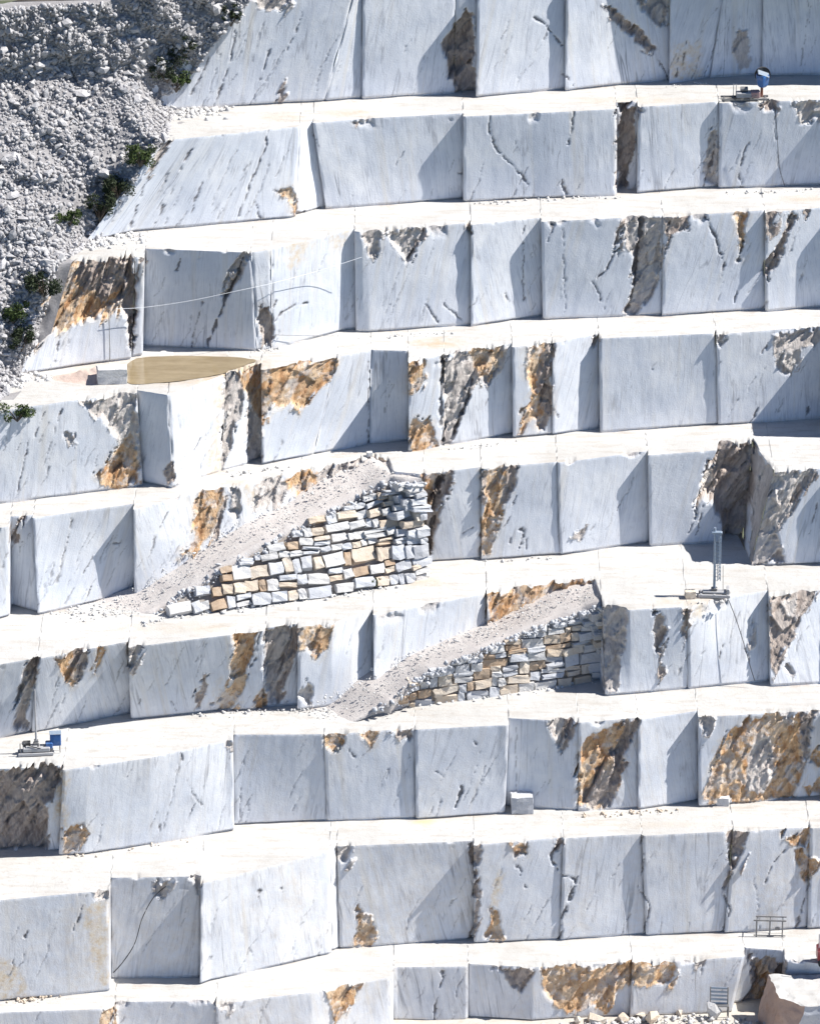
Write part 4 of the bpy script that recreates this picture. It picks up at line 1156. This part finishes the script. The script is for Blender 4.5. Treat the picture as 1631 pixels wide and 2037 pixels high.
# ------------------------------------------------------------------ cut blocks and boulders
def cut_block(u, v, z, size, mat, label, rz=0.0, tilt=0.0, group='loose cut marble blocks'):
    """v is the foot of the block's front face"""
    p = onz(np.array([float(u)]), np.array([float(v)]), np.array([z]))[0]
    root = empty('marble_block', p + [0, size[1] / 2, 0], rz)
    random.seed(int(u * 7 + v))
    nx, ny, nz = 5, 5, 5
    idx = {}; V = []
    for i in range(nx):
        for j in range(ny):
            for k in range(nz):
                if 0 < i < nx - 1 and 0 < j < ny - 1 and 0 < k < nz - 1: continue
                f = np.array([i / (nx - 1) - .5, j / (ny - 1) - .5, k / (nz - 1)])
                e = sum(c in (0, nx - 1) for c in (i, j, k))
                d = np.array([random.uniform(-1, 1) for _ in range(3)]) * (.012 if e == 1 else .03)
                if e >= 2: f = np.array([f[0] * .97, f[1] * .97, .5 + (f[2] - .5) * .97])
                idx[(i, j, k)] = len(V); V.append((f + d) * np.array(size))
    Fs = []
    def quad(a, b, c, d): Fs.append([idx[a], idx[b], idx[c], idx[d]])
    m_ = nx - 1
    for i in range(m_):
        for j in range(m_):
            quad((i, j, 0), (i, j + 1, 0), (i + 1, j + 1, 0), (i + 1, j, 0)); quad((i, j, m_), (i + 1, j, m_), (i + 1, j + 1, m_), (i, j + 1, m_))
            quad((i, 0, j), (i + 1, 0, j), (i + 1, 0, j + 1), (i, 0, j + 1)); quad((i, m_, j), (i, m_, j + 1), (i + 1, m_, j + 1), (i + 1, m_, j))
            quad((0, i, j), (0, i, j + 1), (0, i + 1, j + 1), (0, i + 1, j)); quad((m_, i, j), (m_, i + 1, j), (m_, i + 1, j + 1), (m_, i, j + 1))
    o = mesh_py('marble_block', V, Fs, mat)
    o.location = root.location; o.rotation_euler = (tilt, 0, rz)
    bpy.data.objects.remove(root)
    tag(o, label, 'stone block', group)
    return o
cut_block(223, 765, Z[2] + .02, (2.2, 1.1, 1.15), M['white'], 'long pale marble block standing beside the muddy pool', R(7))
cut_block(1038, 1620, Z[6] + .02, (1.6, 1.3, 1.3), M['grey'], 'grey cube of marble in the shaded recess of the wall', R(3))
cut_block(1438, 1604, Z[6] + .02, (.9, .8, .62), M['white'], 'small white marble block below the big orange scar', R(-6))
cut_block(735, 909, Z[3] + .02, (.42, .4, .32), M['white'], 'tiny white block on the bench above the head of the gravel ramp', R(10))
cut_block(1372, 1192, Z[4] + .02, (.75, .6, .55), M['tan'], 'small tan block on the bench edge beside the mast sled', R(8))
M['redside'] = make_rock('rust_faced_marble', (.50, .35, .27), (.58, .44, .36), (.38, .24, .17), .8)
# great squared block at the end of the lowest wall
pb = onz(np.array([1600.0]), np.array([1985.0]), np.array([Z[7] - .9]))[0]
root = empty('squared_rock', (pb[0], pb[1], Z[8]))
hb = Z[7] - .9 - Z[8]
prof = [(-2.3, 3.6), (-1.7, -.2), (-.1, -1.3), (6.5, -1.6), (6.5, 3.6)]
Vb = [(x, y, z) for z in (-.3, hb) for x, y in [(a * (1.0 if z > 0 else 1.0) + (0 if z > 0 else .0) - (.9 if z < 0 and i < 3 else 0), b) for i, (a, b) in enumerate(prof)]]
n = len(prof)
def rough_face(name, quads, mat, label=None):
    Vs, Fq = [], []
    for (p00, p10, p11, p01) in quads:
        p00, p10, p11, p01 = [np.array(p, float) for p in (p00, p10, p11, p01)]
        m = 26; S_, T_ = np.meshgrid(np.linspace(0, 1, m), np.linspace(0, 1, m))
        P = (1 - S_)[..., None] * (1 - T_)[..., None] * p00 + S_[..., None] * (1 - T_)[..., None] * p10 + S_[..., None] * T_[..., None] * p11 + (1 - S_)[..., None] * T_[..., None] * p01
        P = P + np.stack([fbm(P * .9 + 3, 3), fbm(P * .9 + 17, 3), fbm(P * .9 + 29, 3)], -1) * .22
        g = np.arange(m * m).reshape(m, m) + sum(len(v) for v in Vs)
        Vs.append(P.reshape(-1, 3)); Fq.append(np.stack([g[:-1, :-1], g[:-1, 1:], g[1:, 1:], g[1:, :-1]], -1).reshape(-1, 4))
    o = mesh_np(name, np.vstack(Vs), np.vstack(Fq), mat, root)
    if label: o['label'] = label
B0, B1, B2, B3, B4 = Vb[:n]; T0, T1, T2, T3, T4 = Vb[n:]
rough_face('left_face', [(B0, B1, T1, T0), (B1, B2, T2, T1)], M['redside'], 'rust brown left side')
rough_face('front_face', [(B2, B3, T3, T2)], M['grey'])
rough_face('top_face', [(T2, T3, T4, T0), (T0, T1, T2, T2)], M['tread'])
rough_face('right_face', [(B3, B4, T4, T3)], M['grey'])
tag(root, 'huge squared rock with a rust brown side and white flat top', 'rock')

def boulder(u, v, z, s, mat, label, group='boulders on the quarry floor'):
    p = onz(np.array([float(u)]), np.array([float(v)]), np.array([z]))[0]
    o = one_rock('boulder', p + [0, 0, s * .55], s, mat); o.rotation_euler = (.2, .1, random.uniform(0, 6))
    return tag(o, label, 'boulder', group)
boulder(1418, 2026, Z[8], .95, M['white'], 'big white boulder in front of the barred steel rack', None)
for u, v, s in ((1185, 2034, .6), (1240, 2030, .5), (1300, 2033, .7), (1350, 2024, .45), (1150, 2036, .5), (1275, 2024, .35)):
    boulder(u, v, Z[8], s, M['tan'], 'tan rubble boulder heaped at the foot of the lowest orange scar', 'tan boulders below the lowest orange scar')
chips('rubble_heap', [onz(np.array([float(u)]), np.array([float(v)]), np.array([Z[8] + .1]))[0] for u, v in ((1040, 2045), (1150, 2036), (1260, 2028), (1380, 2018), (1480, 2030), (1530, 2040))], .8, 420, .05, .30, M['white'],
      'pale rubble heaped along the foot of the lowest wall')
# fallen stones along the feet of the walls
for k, pts, nm in ((6, [(640, 1632), (700, 1631)], 0), (6, [(1140, 1622), (1200, 1616), (1270, 1612), (1350, 1609)], 140), (5, [(380, 1420), (520, 1412), (640, 1411)], 200), (5, [(690, 1412), (760, 1414)], 60), (3, [(470, 940), (560, 928)], 60),
                   (7, [(20, 1988), (60, 1984), (110, 1976)], 160), (4, [(140, 1218), (260, 1222)], 80), (2, [(520, 695), (545, 690)], 60), (1, [(930, 404), (1100, 394), (1230, 390)], 120), (0, [(1330, 170), (1400, 163)], 60), (1, [(1450, 383), (1620, 376)], 80),
                   (2, [(740, 668), (900, 660)], 60), (3, [(890, 893), (1010, 876)], 60), (4, [(960, 1116), (1100, 1106)], 60), (6, [(130, 1704), (400, 1664)], 60), (4, [(1380, 1200), (1440, 1192)], 60)):
    if not nm: continue
    p = [onz(np.array([float(u)]), np.array([float(v)]), np.array([Z[k] + .04]))[0] for u, v in pts]
    chips('fallen_stones', p, .35, nm // 2, .03, .17 if k != 7 else .22, M['tan'] if k in (6, 7) else M['white'], None, BENCH[k])
# silt bank beside the pool
p0 = onz(np.array([172.0]), np.array([757.0]), np.array([Z[2]]))[0]
X, Y = np.meshgrid(np.linspace(-2.6, 1.5, 40), np.linspace(-.9, 2.2, 26))
hz = .75 * np.exp(-((X - .5) / 1.2) ** 2 - ((Y - .6) / .8) ** 2) + .25 * np.exp(-((X + 1.2) / .9) ** 2 - ((Y - .5) / .6) ** 2)
hz = hz * (1 + .5 * fbm(np.stack([X * 1.2, Y * 1.2, 0 * X], -1), 3)) - .03
g = np.arange(X.size).reshape(X.shape)
o = mesh_np('silt_bank', np.stack([X, Y, hz], -1).reshape(-1, 3), np.stack([g[:-1, :-1], g[:-1, 1:], g[1:, 1:], g[1:, :-1]], -1).reshape(-1, 4), M['silt'], None, True)
o.location = p0
tag(o, 'low bank of pinkish silt beside the long pale block', 'silt bank')

# ------------------------------------------------------------------ shrubs on the seam between rubble and rock
def leafmat(name, a, b_, c_):
    m, nt, b = newmat(name); N = NB(nt)
    c = N.mix(N.rng(N.noise(N.pos(), 3.0, 3, .6), .35, .65), a, b_)
    c = N.mix(N.rng(N.noise(N.pos(), 14.0, 2, .6), .5, .7, 0, .7), c, c_)
    N.l(c, b.inputs['Base Color']); b.inputs['Roughness'].default_value = .6
    b.inputs['Specular IOR Level'].default_value = .25
    return m
M['leaf'] = leafmat('shrub_leaves', (.035, .062, .022), (.075, .11, .03), (.13, .14, .055))
M['leafdark'] = leafmat('dark_shrub_leaves', (.018, .030, .016), (.04, .055, .025), (.07, .08, .035))
M['twig'] = make_plain('twig_bark', (.10, .075, .055), .9, 0, (.16, .13, .10), .4, .1)
def shrub(p, rx, rz, n, label, mat='leaf'):
    NL = 16
    root = empty('shrub', p)
    lumps = [(np.array([random.uniform(-.85, .85) * rx, random.uniform(-.5, .5) * rx, random.uniform(.1, 1.0) * rz]), random.uniform(.16, .42) * rx) for _ in range(NL)]
    mb = MB()
    for c, _ in lumps:
        mb.tube([(0, 0, -.3), Vector(c) * .55 + Vector((random.uniform(-.1, .1), 0, .1)), c], [.05, .03, .012], 5)
    mb.build('stems', M['twig'], root)
    c = np.array([l[0] for l in lumps]); r = np.array([l[1] for l in lumps])
    k = rng.integers(0, NL, n)
    d = rng.normal(size=(n, 3)); d /= np.linalg.norm(d, axis=1)[:, None]
    P = c[k] + d * (r[k] * rng.uniform(.35, 1.15, n) ** .7)[:, None]
    a = rng.normal(size=(n, 3)); a /= np.linalg.norm(a, axis=1)[:, None]
    b = np.cross(a, rng.normal(size=(n, 3))); b /= np.linalg.norm(b, axis=1)[:, None]
    L = rng.uniform(.05, .13, n)[:, None]; Wd = L * .45
    V = np.stack([P - a * L, P + b * Wd, P + a * L, P - b * Wd], 1).reshape(-1, 3)
    F = np.arange(4 * n).reshape(n, 4)
    mesh_np('foliage', V, F, M[mat], root)
    tag(root, label, 'shrub', 'shrubs on the seam of rubble and rock')
for i, (p, rx, rz, n, lab, mt) in enumerate([
    (face_pt(0, 352, 172, .5), 1.0, 1.1, 1500, 'green shrub at the foot of the uppermost rock wall beside the rubble', 'leaf'),
    (face_pt(0, 335, 150, .9), 1.2, 1.9, 1900, 'tall dark bush hugging the uppermost rock wall end', 'leafdark'),
    (face_pt(0, 372, 100, .8), .9, 1.6, 1300, 'dark bush high on the uppermost rock wall end', 'leafdark'),
    (face_pt(0, 462, 40, .6), .7, 1.2, 800, 'dark bush where the rubble head meets the rock rim', 'leafdark'),
    (face_pt(1, 280, 318, .7), 1.0, 1.1, 1500, 'bright green shrub just below the uppermost bench end', 'leaf'),
    (face_pt(1, 238, 380, .9), 1.1, 1.3, 1700, 'dark green shrub halfway down the second rock wall end', 'leafdark'),
    (face_pt(1, 200, 425, .8), 1.0, 1.5, 1500, 'dark bush low on the second rock wall end', 'leafdark'),
    (on_scree(135, 445), .95, 1.0, 1500, 'round green shrub alone in the rubble above the pale chippings', 'leaf'),
    (face_pt(2, 90, 575, .9), 1.2, 1.3, 1700, 'dark bush under the end of the bench above the brown scar', 'leafdark'),
    (on_scree(25, 640), 1.2, 1.2, 2000, 'big green shrub beside the brown scarred wall', 'leaf'),
    (on_scree(45, 690), .9, 1.3, 1300, 'dark bush at the bottom of the rubble slope', 'leafdark'),
    (top_pt(3, np.array([35.0]))[0] + [0, -.2, -.7], 1.1, .8, 1500, 'low green shrub overhanging the rim of the bench with the pool', 'leaf'),
    (onz(np.array([60.0]), np.array([1.0]), np.array([zcap + .1]))[0] + [0, 3.2, 0], 3.0, 2.0, 2200, 'dark scrub behind the pale track', 'leafdark'),
    (onz(np.array([150.0]), np.array([-1.0]), np.array([zcap + .1]))[0] + [0, 3.2, 0], 3.0, 2.0, 2200, 'dark scrub behind the pale track', 'leafdark')]):
    shrub(p, rx * 1.1, rz * 1.05, int(n * 1.3), lab, mt)
for u, v, s, lab in ((455, 1178, .55, 'small green plant rooted low in the longer dry stone wall'), (745, 1160, .4, 'tuft of green at the foot of the longer dry stone wall')):
    k = 4
    p = onz(np.array([float(u)]), np.array([float(v)]), np.array([Z[4] + .3]))[0] + [0, -.2, -.1]
    shrub(p, s, s * 1.1, 500, lab, 'leaf')

# ------------------------------------------------------------------ machines and gear
def at(u, v, z): return onz(np.array([float(u)]), np.array([float(v)]), np.array([z]))[0]
# drill with blue cabinet
p = at(72, 1499, Z[5] + .06)
dr = empty('quarry_drill', p, R(6))
tag(dr, 'drill rig on a pale sled with tall thin mast and blue cabinet', 'drill rig')
mb = MB()
for y in (-.38, .38): mb.box((0, y, .11), (2.5, .16, .22), None, .03)
for x in (-1.0, -.2, .7): mb.box((x, 0, .16), (.14, .9, .14), None, .02)
mb.build('sled', M['palegrey'], dr)
MB().box((.05, 0, .42), (1.9, .78, .30), None, .04).box((-.3, 0, .62), (.8, .6, .10), None, .02).build('deck', M['palegrey'], dr)
MB().tube([(.05, .05, .55), (.05, .05, 1.5), (.05, .05, 4.9)], [.09, .075, .05], 10).build('mast', M['palegrey'], dr)
MB().box((.05, .05, .72), (.42, .36, .34), None, .05).tube([(-.1, .05, .95), (.2, .05, .95)], .13, 12).build('mast_foot', M['steel'], dr)
mo = MB().tube([(-.85, .1, .78), (-.35, .1, .78)], [.20, .20], 14).build('motor', M['dark'], dr)
MB().tube([(-.95, .1, .78), (-.85, .1, .78)], [.12, .16], 12).build('fan_cover', M['steel'], mo)
MB().tube([(-1.1, -.3, .2), (-1.1, -.3, .95), (-.75, -.3, .95)], .035, 8).build('hand_rail', M['steel'], dr)
cb = MB().box((1.42, .25, .98), (.78, .62, .90), None, .04).build('cabinet', M['blue'], dr)
MB().box((1.42, .25, 1.445), (.84, .68, .035), None, .01).build('lid', M['bluegrey'], cb)
MB().box((1.50, -.07, 1.0), (.48, .02, .62), None, .004).build('door', M['blue'], cb)
for x in (1.12, 1.72):
    for y in (.02, .48): MB().tube([(x, y, 0), (x, y, .54)], .03, 8).build('leg', M['steel'], cb)
MB().box((.95, .1, .62), (.5, .55, .42), None, .04).build('valve_block', M['blue'], dr)
MB().tube([(.72, .1, .65), (.5, -.3, .5), (.1, -.42, .62), (-.5, -.3, .78)], .03, 6).build('hose', M['dark'], dr)
# lattice mast rig
p = at(1420, 1186, Z[4] + .06)
lm = empty('core_drill', p, R(-4))
tag(lm, 'tall blue grey lattice mast on a low steel sled', 'drill rig')
mb = MB()
for y in (-.3, .55): mb.box((0, y, .12), (2.3, .18, .24), None, .03)
for x in (-.95, 0, .95): mb.box((x, .12, .2), (.16, 1.0, .14), None, .02)
mb.build('sled', M['palegrey'], lm)
MB().box((.0, .12, .34), (1.7, .62, .12), None, .02).build('deck', M['palegrey'], lm)
MB().box((.98, .12, .42), (.22, .8, .5), None, .03).build('end_plate', M['palegrey'], lm)
MB().box((-.02, .15, .52), (.46, .40, .22), None, .04).build('mast_foot', M['steel'], lm)
MB().tube([(-.02, .15, .5), (-.02, .15, 2.2), (-.05, .15, 5.3)], [.10, .10, .085], 10).build('mast', M['bluegrey'], lm)
la = MB()
for x, y in ((.20, .0), (.42, .0), (.31, .25)): la.tube([(x, y, 1.2), (x - .03, y, 4.9)], .028, 6)
la.build('lattice_chord', M['bluegrey'], lm)
for i in range(13):
    z0 = 1.25 + i * .28
    mb = MB().tube([(.20, 0, z0), (.42, 0, z0 + .26)], .018, 5).tube([(.42, 0, z0), (.31, .25, z0 + .26)], .018, 5).tube([(.31, .25, z0), (.20, 0, z0 + .26)], .018, 5).tube([(.0, .1, z0), (.20, 0, z0)], .018, 5)
    mb.build('lattice_brace', M['bluegrey'], lm)
MB().box((.10, .1, 4.95), (.75, .35, .16), None, .03).build('mast_head', M['bluegrey'], lm)
MB().tube([(.62, .1, .4), (.58, .1, 2.4)], .025, 6).build('guide_rod', M['steel'], lm)
# wire saw with blue wheel housing
p = at(1490, 197, Z[0] + .06)
ws = empty('wire_saw', p, R(2))
tag(ws, 'wire saw with blue wheel guard and dark flywheel on a pinkish sled', 'wire saw')
mb = MB()
for y in (-.42, .42): mb.box((-.35, y, .09), (3.6, .10, .16), None, .02)
for i in range(6): mb.box((-1.9 + i * .62, 0, .06), (.12, 1.0, .10), None, .01)
mb.build('rail', M['steel'], ws)
MB().box((-.45, 0, .38), (1.15, .8, .42), None, .05).build('carriage', M['palegrey'], ws)
MB().box((.42, 0, .40), (.7, .75, .48), None, .05).build('gear_box', M['pink'], ws)
MB().tube([(-.7, 0, .78), (-.15, 0, .78)], [.2, .2], 14).build('motor', M['steel'], ws)
MB().box((.92, .1, .75), (.18, .35, 1.15), None, .03).build('post', M['rust'], ws)
MB().tube([(.95, 0, .95), (.95, 0, 1.15), (.95, 0, 1.75), (.95, 0, 1.9)], [.26, .46, .56, .54], 6).build('wheel_guard', M['blue'], ws)
MB().box((1.0, -.02, 1.98), (.90, .80, .10), Matrix.Rotation(R(20), 3, 'Y') @ Matrix.Rotation(R(6), 3, 'X'), .03).build('guard_lid', M['bluegrey'], ws)
MB().tube([(1.0, .42, 1.75), (1.0, .60, 1.75)], [.60, .60], 28).build('flywheel', M['dark'], ws)
MB().tube([(1.0, .36, 1.75), (1.0, .66, 1.75)], [.16, .16], 14).build('axle', M['steel'], ws)
for x in (-1.2, -1.0): MB().tube([(x, .2, .15), (x, .2, 1.15)], .03, 6).build('guide_rod', M['palegrey'], ws)
MB().tube([(.7, -.3, .5), (.2, -.5, .25), (-.8, -.55, .22), (-1.7, -.3, .15)], .03, 6).build('hose', M['dark'], ws)
# steel trestle
p = face_pt(7, 1528, 1853, 1.0); p[2] = Z[7] + .03
tt = empty('steel_trestle', p, R(-3))
tag(tt, 'long steel trestle of thin bars standing against the wall', 'trestle')
MB().box((0, 0, 1.28), (2.35, .10, .09), None, .01).build('top_rail', M['steel'], tt)
MB().box((.1, .65, 1.28), (2.2, .08, .08), None, .01).build('top_rail', M['steel'], tt)
for x in (-.95, .0, .9):
    MB().box((x, 0, .62), (.09, .09, 1.24), None, .01).build('leg', M['steel'], tt)
    MB().box((x + .04, .65, .62), (.07, .07, 1.24), None, .01).build('leg', M['steel'], tt)
    MB().box((x + .02, .32, 1.20), (.06, .62, .06), None, .01).build('cross_bar', M['steel'], tt)
MB().box((0, 0, .10), (2.3, .07, .07), None, .01).build('bottom_rail', M['steel'], tt)
MB().box((.55, .1, .62), (.35, .2, .22), None, .02).build('tool_box', M['steel'], tt)
# barred rack
p = at(1430, 2032, Z[8] + .12)
rk = empty('barred_rack', p + [0, .9, 0], R(-5))
tag(rk, 'tall barred steel rack behind the big white boulder', 'rack')
for x in (-.62, .62):
    MB().box((x, 0, 1.15), (.08, .08, 2.3), None, .01).build('post', M['steel'], rk)
for i in range(5): MB().box((0, 0, 1.0 + i * .3), (1.2, .05, .15), None, .01).build('slat', M['bluegrey'], rk)
for x in (-.7, .7): MB().box((x, -.35, .45), (.07, .07, .9), None, .01).build('leg', M['steel'], rk)
MB().box((0, -.18, .92), (1.45, .42, .06), None, .01).build('shelf', M['steel'], rk)
# red machine cut by the frame
p = at(1640, 1922, Z[7] + .05)
rm = empty('compressor', p, R(2))
tag(rm, 'dark red compressor on wheels at the end of the lower bench', 'compressor')
MB().box((.55, .5, .85), (2.2, 1.3, .9), None, .10).build('body', M['red'], rm)
MB().box((.55, .5, 1.33), (1.9, 1.1, .08), None, .03).build('roof', M['red'], rm)
for x in (-.2, 1.3):
    for y in (-.15, 1.15):
        w = MB().tube([(x, y - .11, .32), (x, y + .11, .32)], [.32, .32], 20).build('wheel', M['dark'], rm)
        MB().tube([(x, y - .125, .32), (x, y + .125, .32)], [.16, .16], 14).build('hub', M['palegrey'], w)
MB().tube([(-.5, .5, .35), (-1.0, .5, .22)], .05, 8).build('tow_bar', M['steel'], rm)
MB().tube([(-.42, .3, .4), (-.42, .3, 2.4)], .045, 8).build('exhaust', M['palegrey'], rm)
# rusty sawhorse
p = at(92, 1212, Z[4] + .05)
sh = empty('sawhorse', p, R(8))
tag(sh, 'rusty red sawhorse beside the foot of the longer ramp', 'sawhorse')
MB().box((0, 0, .72), (1.2, .12, .12), None, .015).build('beam', M['rust'], sh)
for x in (-.48, .48):
    for y in (-.28, .28):
        MB().tube([(x * .95, 0, .72), (x * 1.1, y, 0)], .04, 6).build('leg', M['rust'], sh)
    MB().tube([(x * 1.03, -.15, .33), (x * 1.03, .15, .33)], .03, 6).build('brace', M['rust'], sh)

# ------------------------------------------------------------------ cables
def cable(pts, r, mat, label, name='cable'):
    out = []
    P = [Vector(p) for p in pts]
    for i in range(len(P) - 1):
        a, b, c, d = P[max(i - 1, 0)], P[i], P[i + 1], P[min(i + 2, len(P) - 1)]
        for t in np.linspace(0, 1, 8)[:-1]:
            out.append(.5 * ((2 * b) + (c - a) * t + (2 * a - 5 * b + 4 * c - d) * t * t + (3 * b - a - 3 * c + d) * t ** 3))
    out.append(P[-1])
    o = MB().tube(out, r, 6).build(name, mat)
    tag(o, label, 'cable' if name == 'cable' else 'steel rod')
cable([face_pt(2, 232, 606, .9), face_pt(2, 290, 603, .9), face_pt(2, 380, 590, .9), face_pt(2, 480, 568, 1.0), face_pt(2, 545, 552, 1.2), face_pt(2, 640, 530, .8), face_pt(2, 720, 507, .5)], .017, M['cable'], 'white cable stretched across the shaded blue face above the pool')
cable([face_pt(2, 548, 658, .9), face_pt(2, 600, 661, .7), face_pt(2, 665, 662, .7)], .022, M['steel'], 'thin grey pipe low on the bright wall right of the pool')
cable([face_pt(5, 1448, 1190, .35), face_pt(5, 1462, 1225, .45), face_pt(5, 1478, 1275, .45), face_pt(5, 1492, 1325, .4), face_pt(5, 1500, 1350, .4)], .03, M['dark'], 'black hose hanging down the wall below the lattice mast')
cable([face_pt(7, 330, 1768, -.4), face_pt(7, 305, 1790, -.3), face_pt(7, 283, 1830, -.2), face_pt(7, 268, 1880, -.2), face_pt(7, 245, 1915, -.1), face_pt(7, 226, 1935, 0)], .035, M['dark'], 'black cable sagging down the recessed wall of the lower bench')
cable([face_pt(1, 1540, 212, .35), face_pt(1, 1544, 260, .3), face_pt(1, 1549, 330, .3), face_pt(1, 1560, 368, .3)], .024, M['dark'], 'thin black cable hanging below the wire saw')
cable([face_pt(2, 218, 612, .5), face_pt(2, 219, 660, .5), face_pt(2, 220, 715, .5)], .03, M['steel'], 'upright steel rod leaning on the wall behind the long pale block', 'steel_rod')
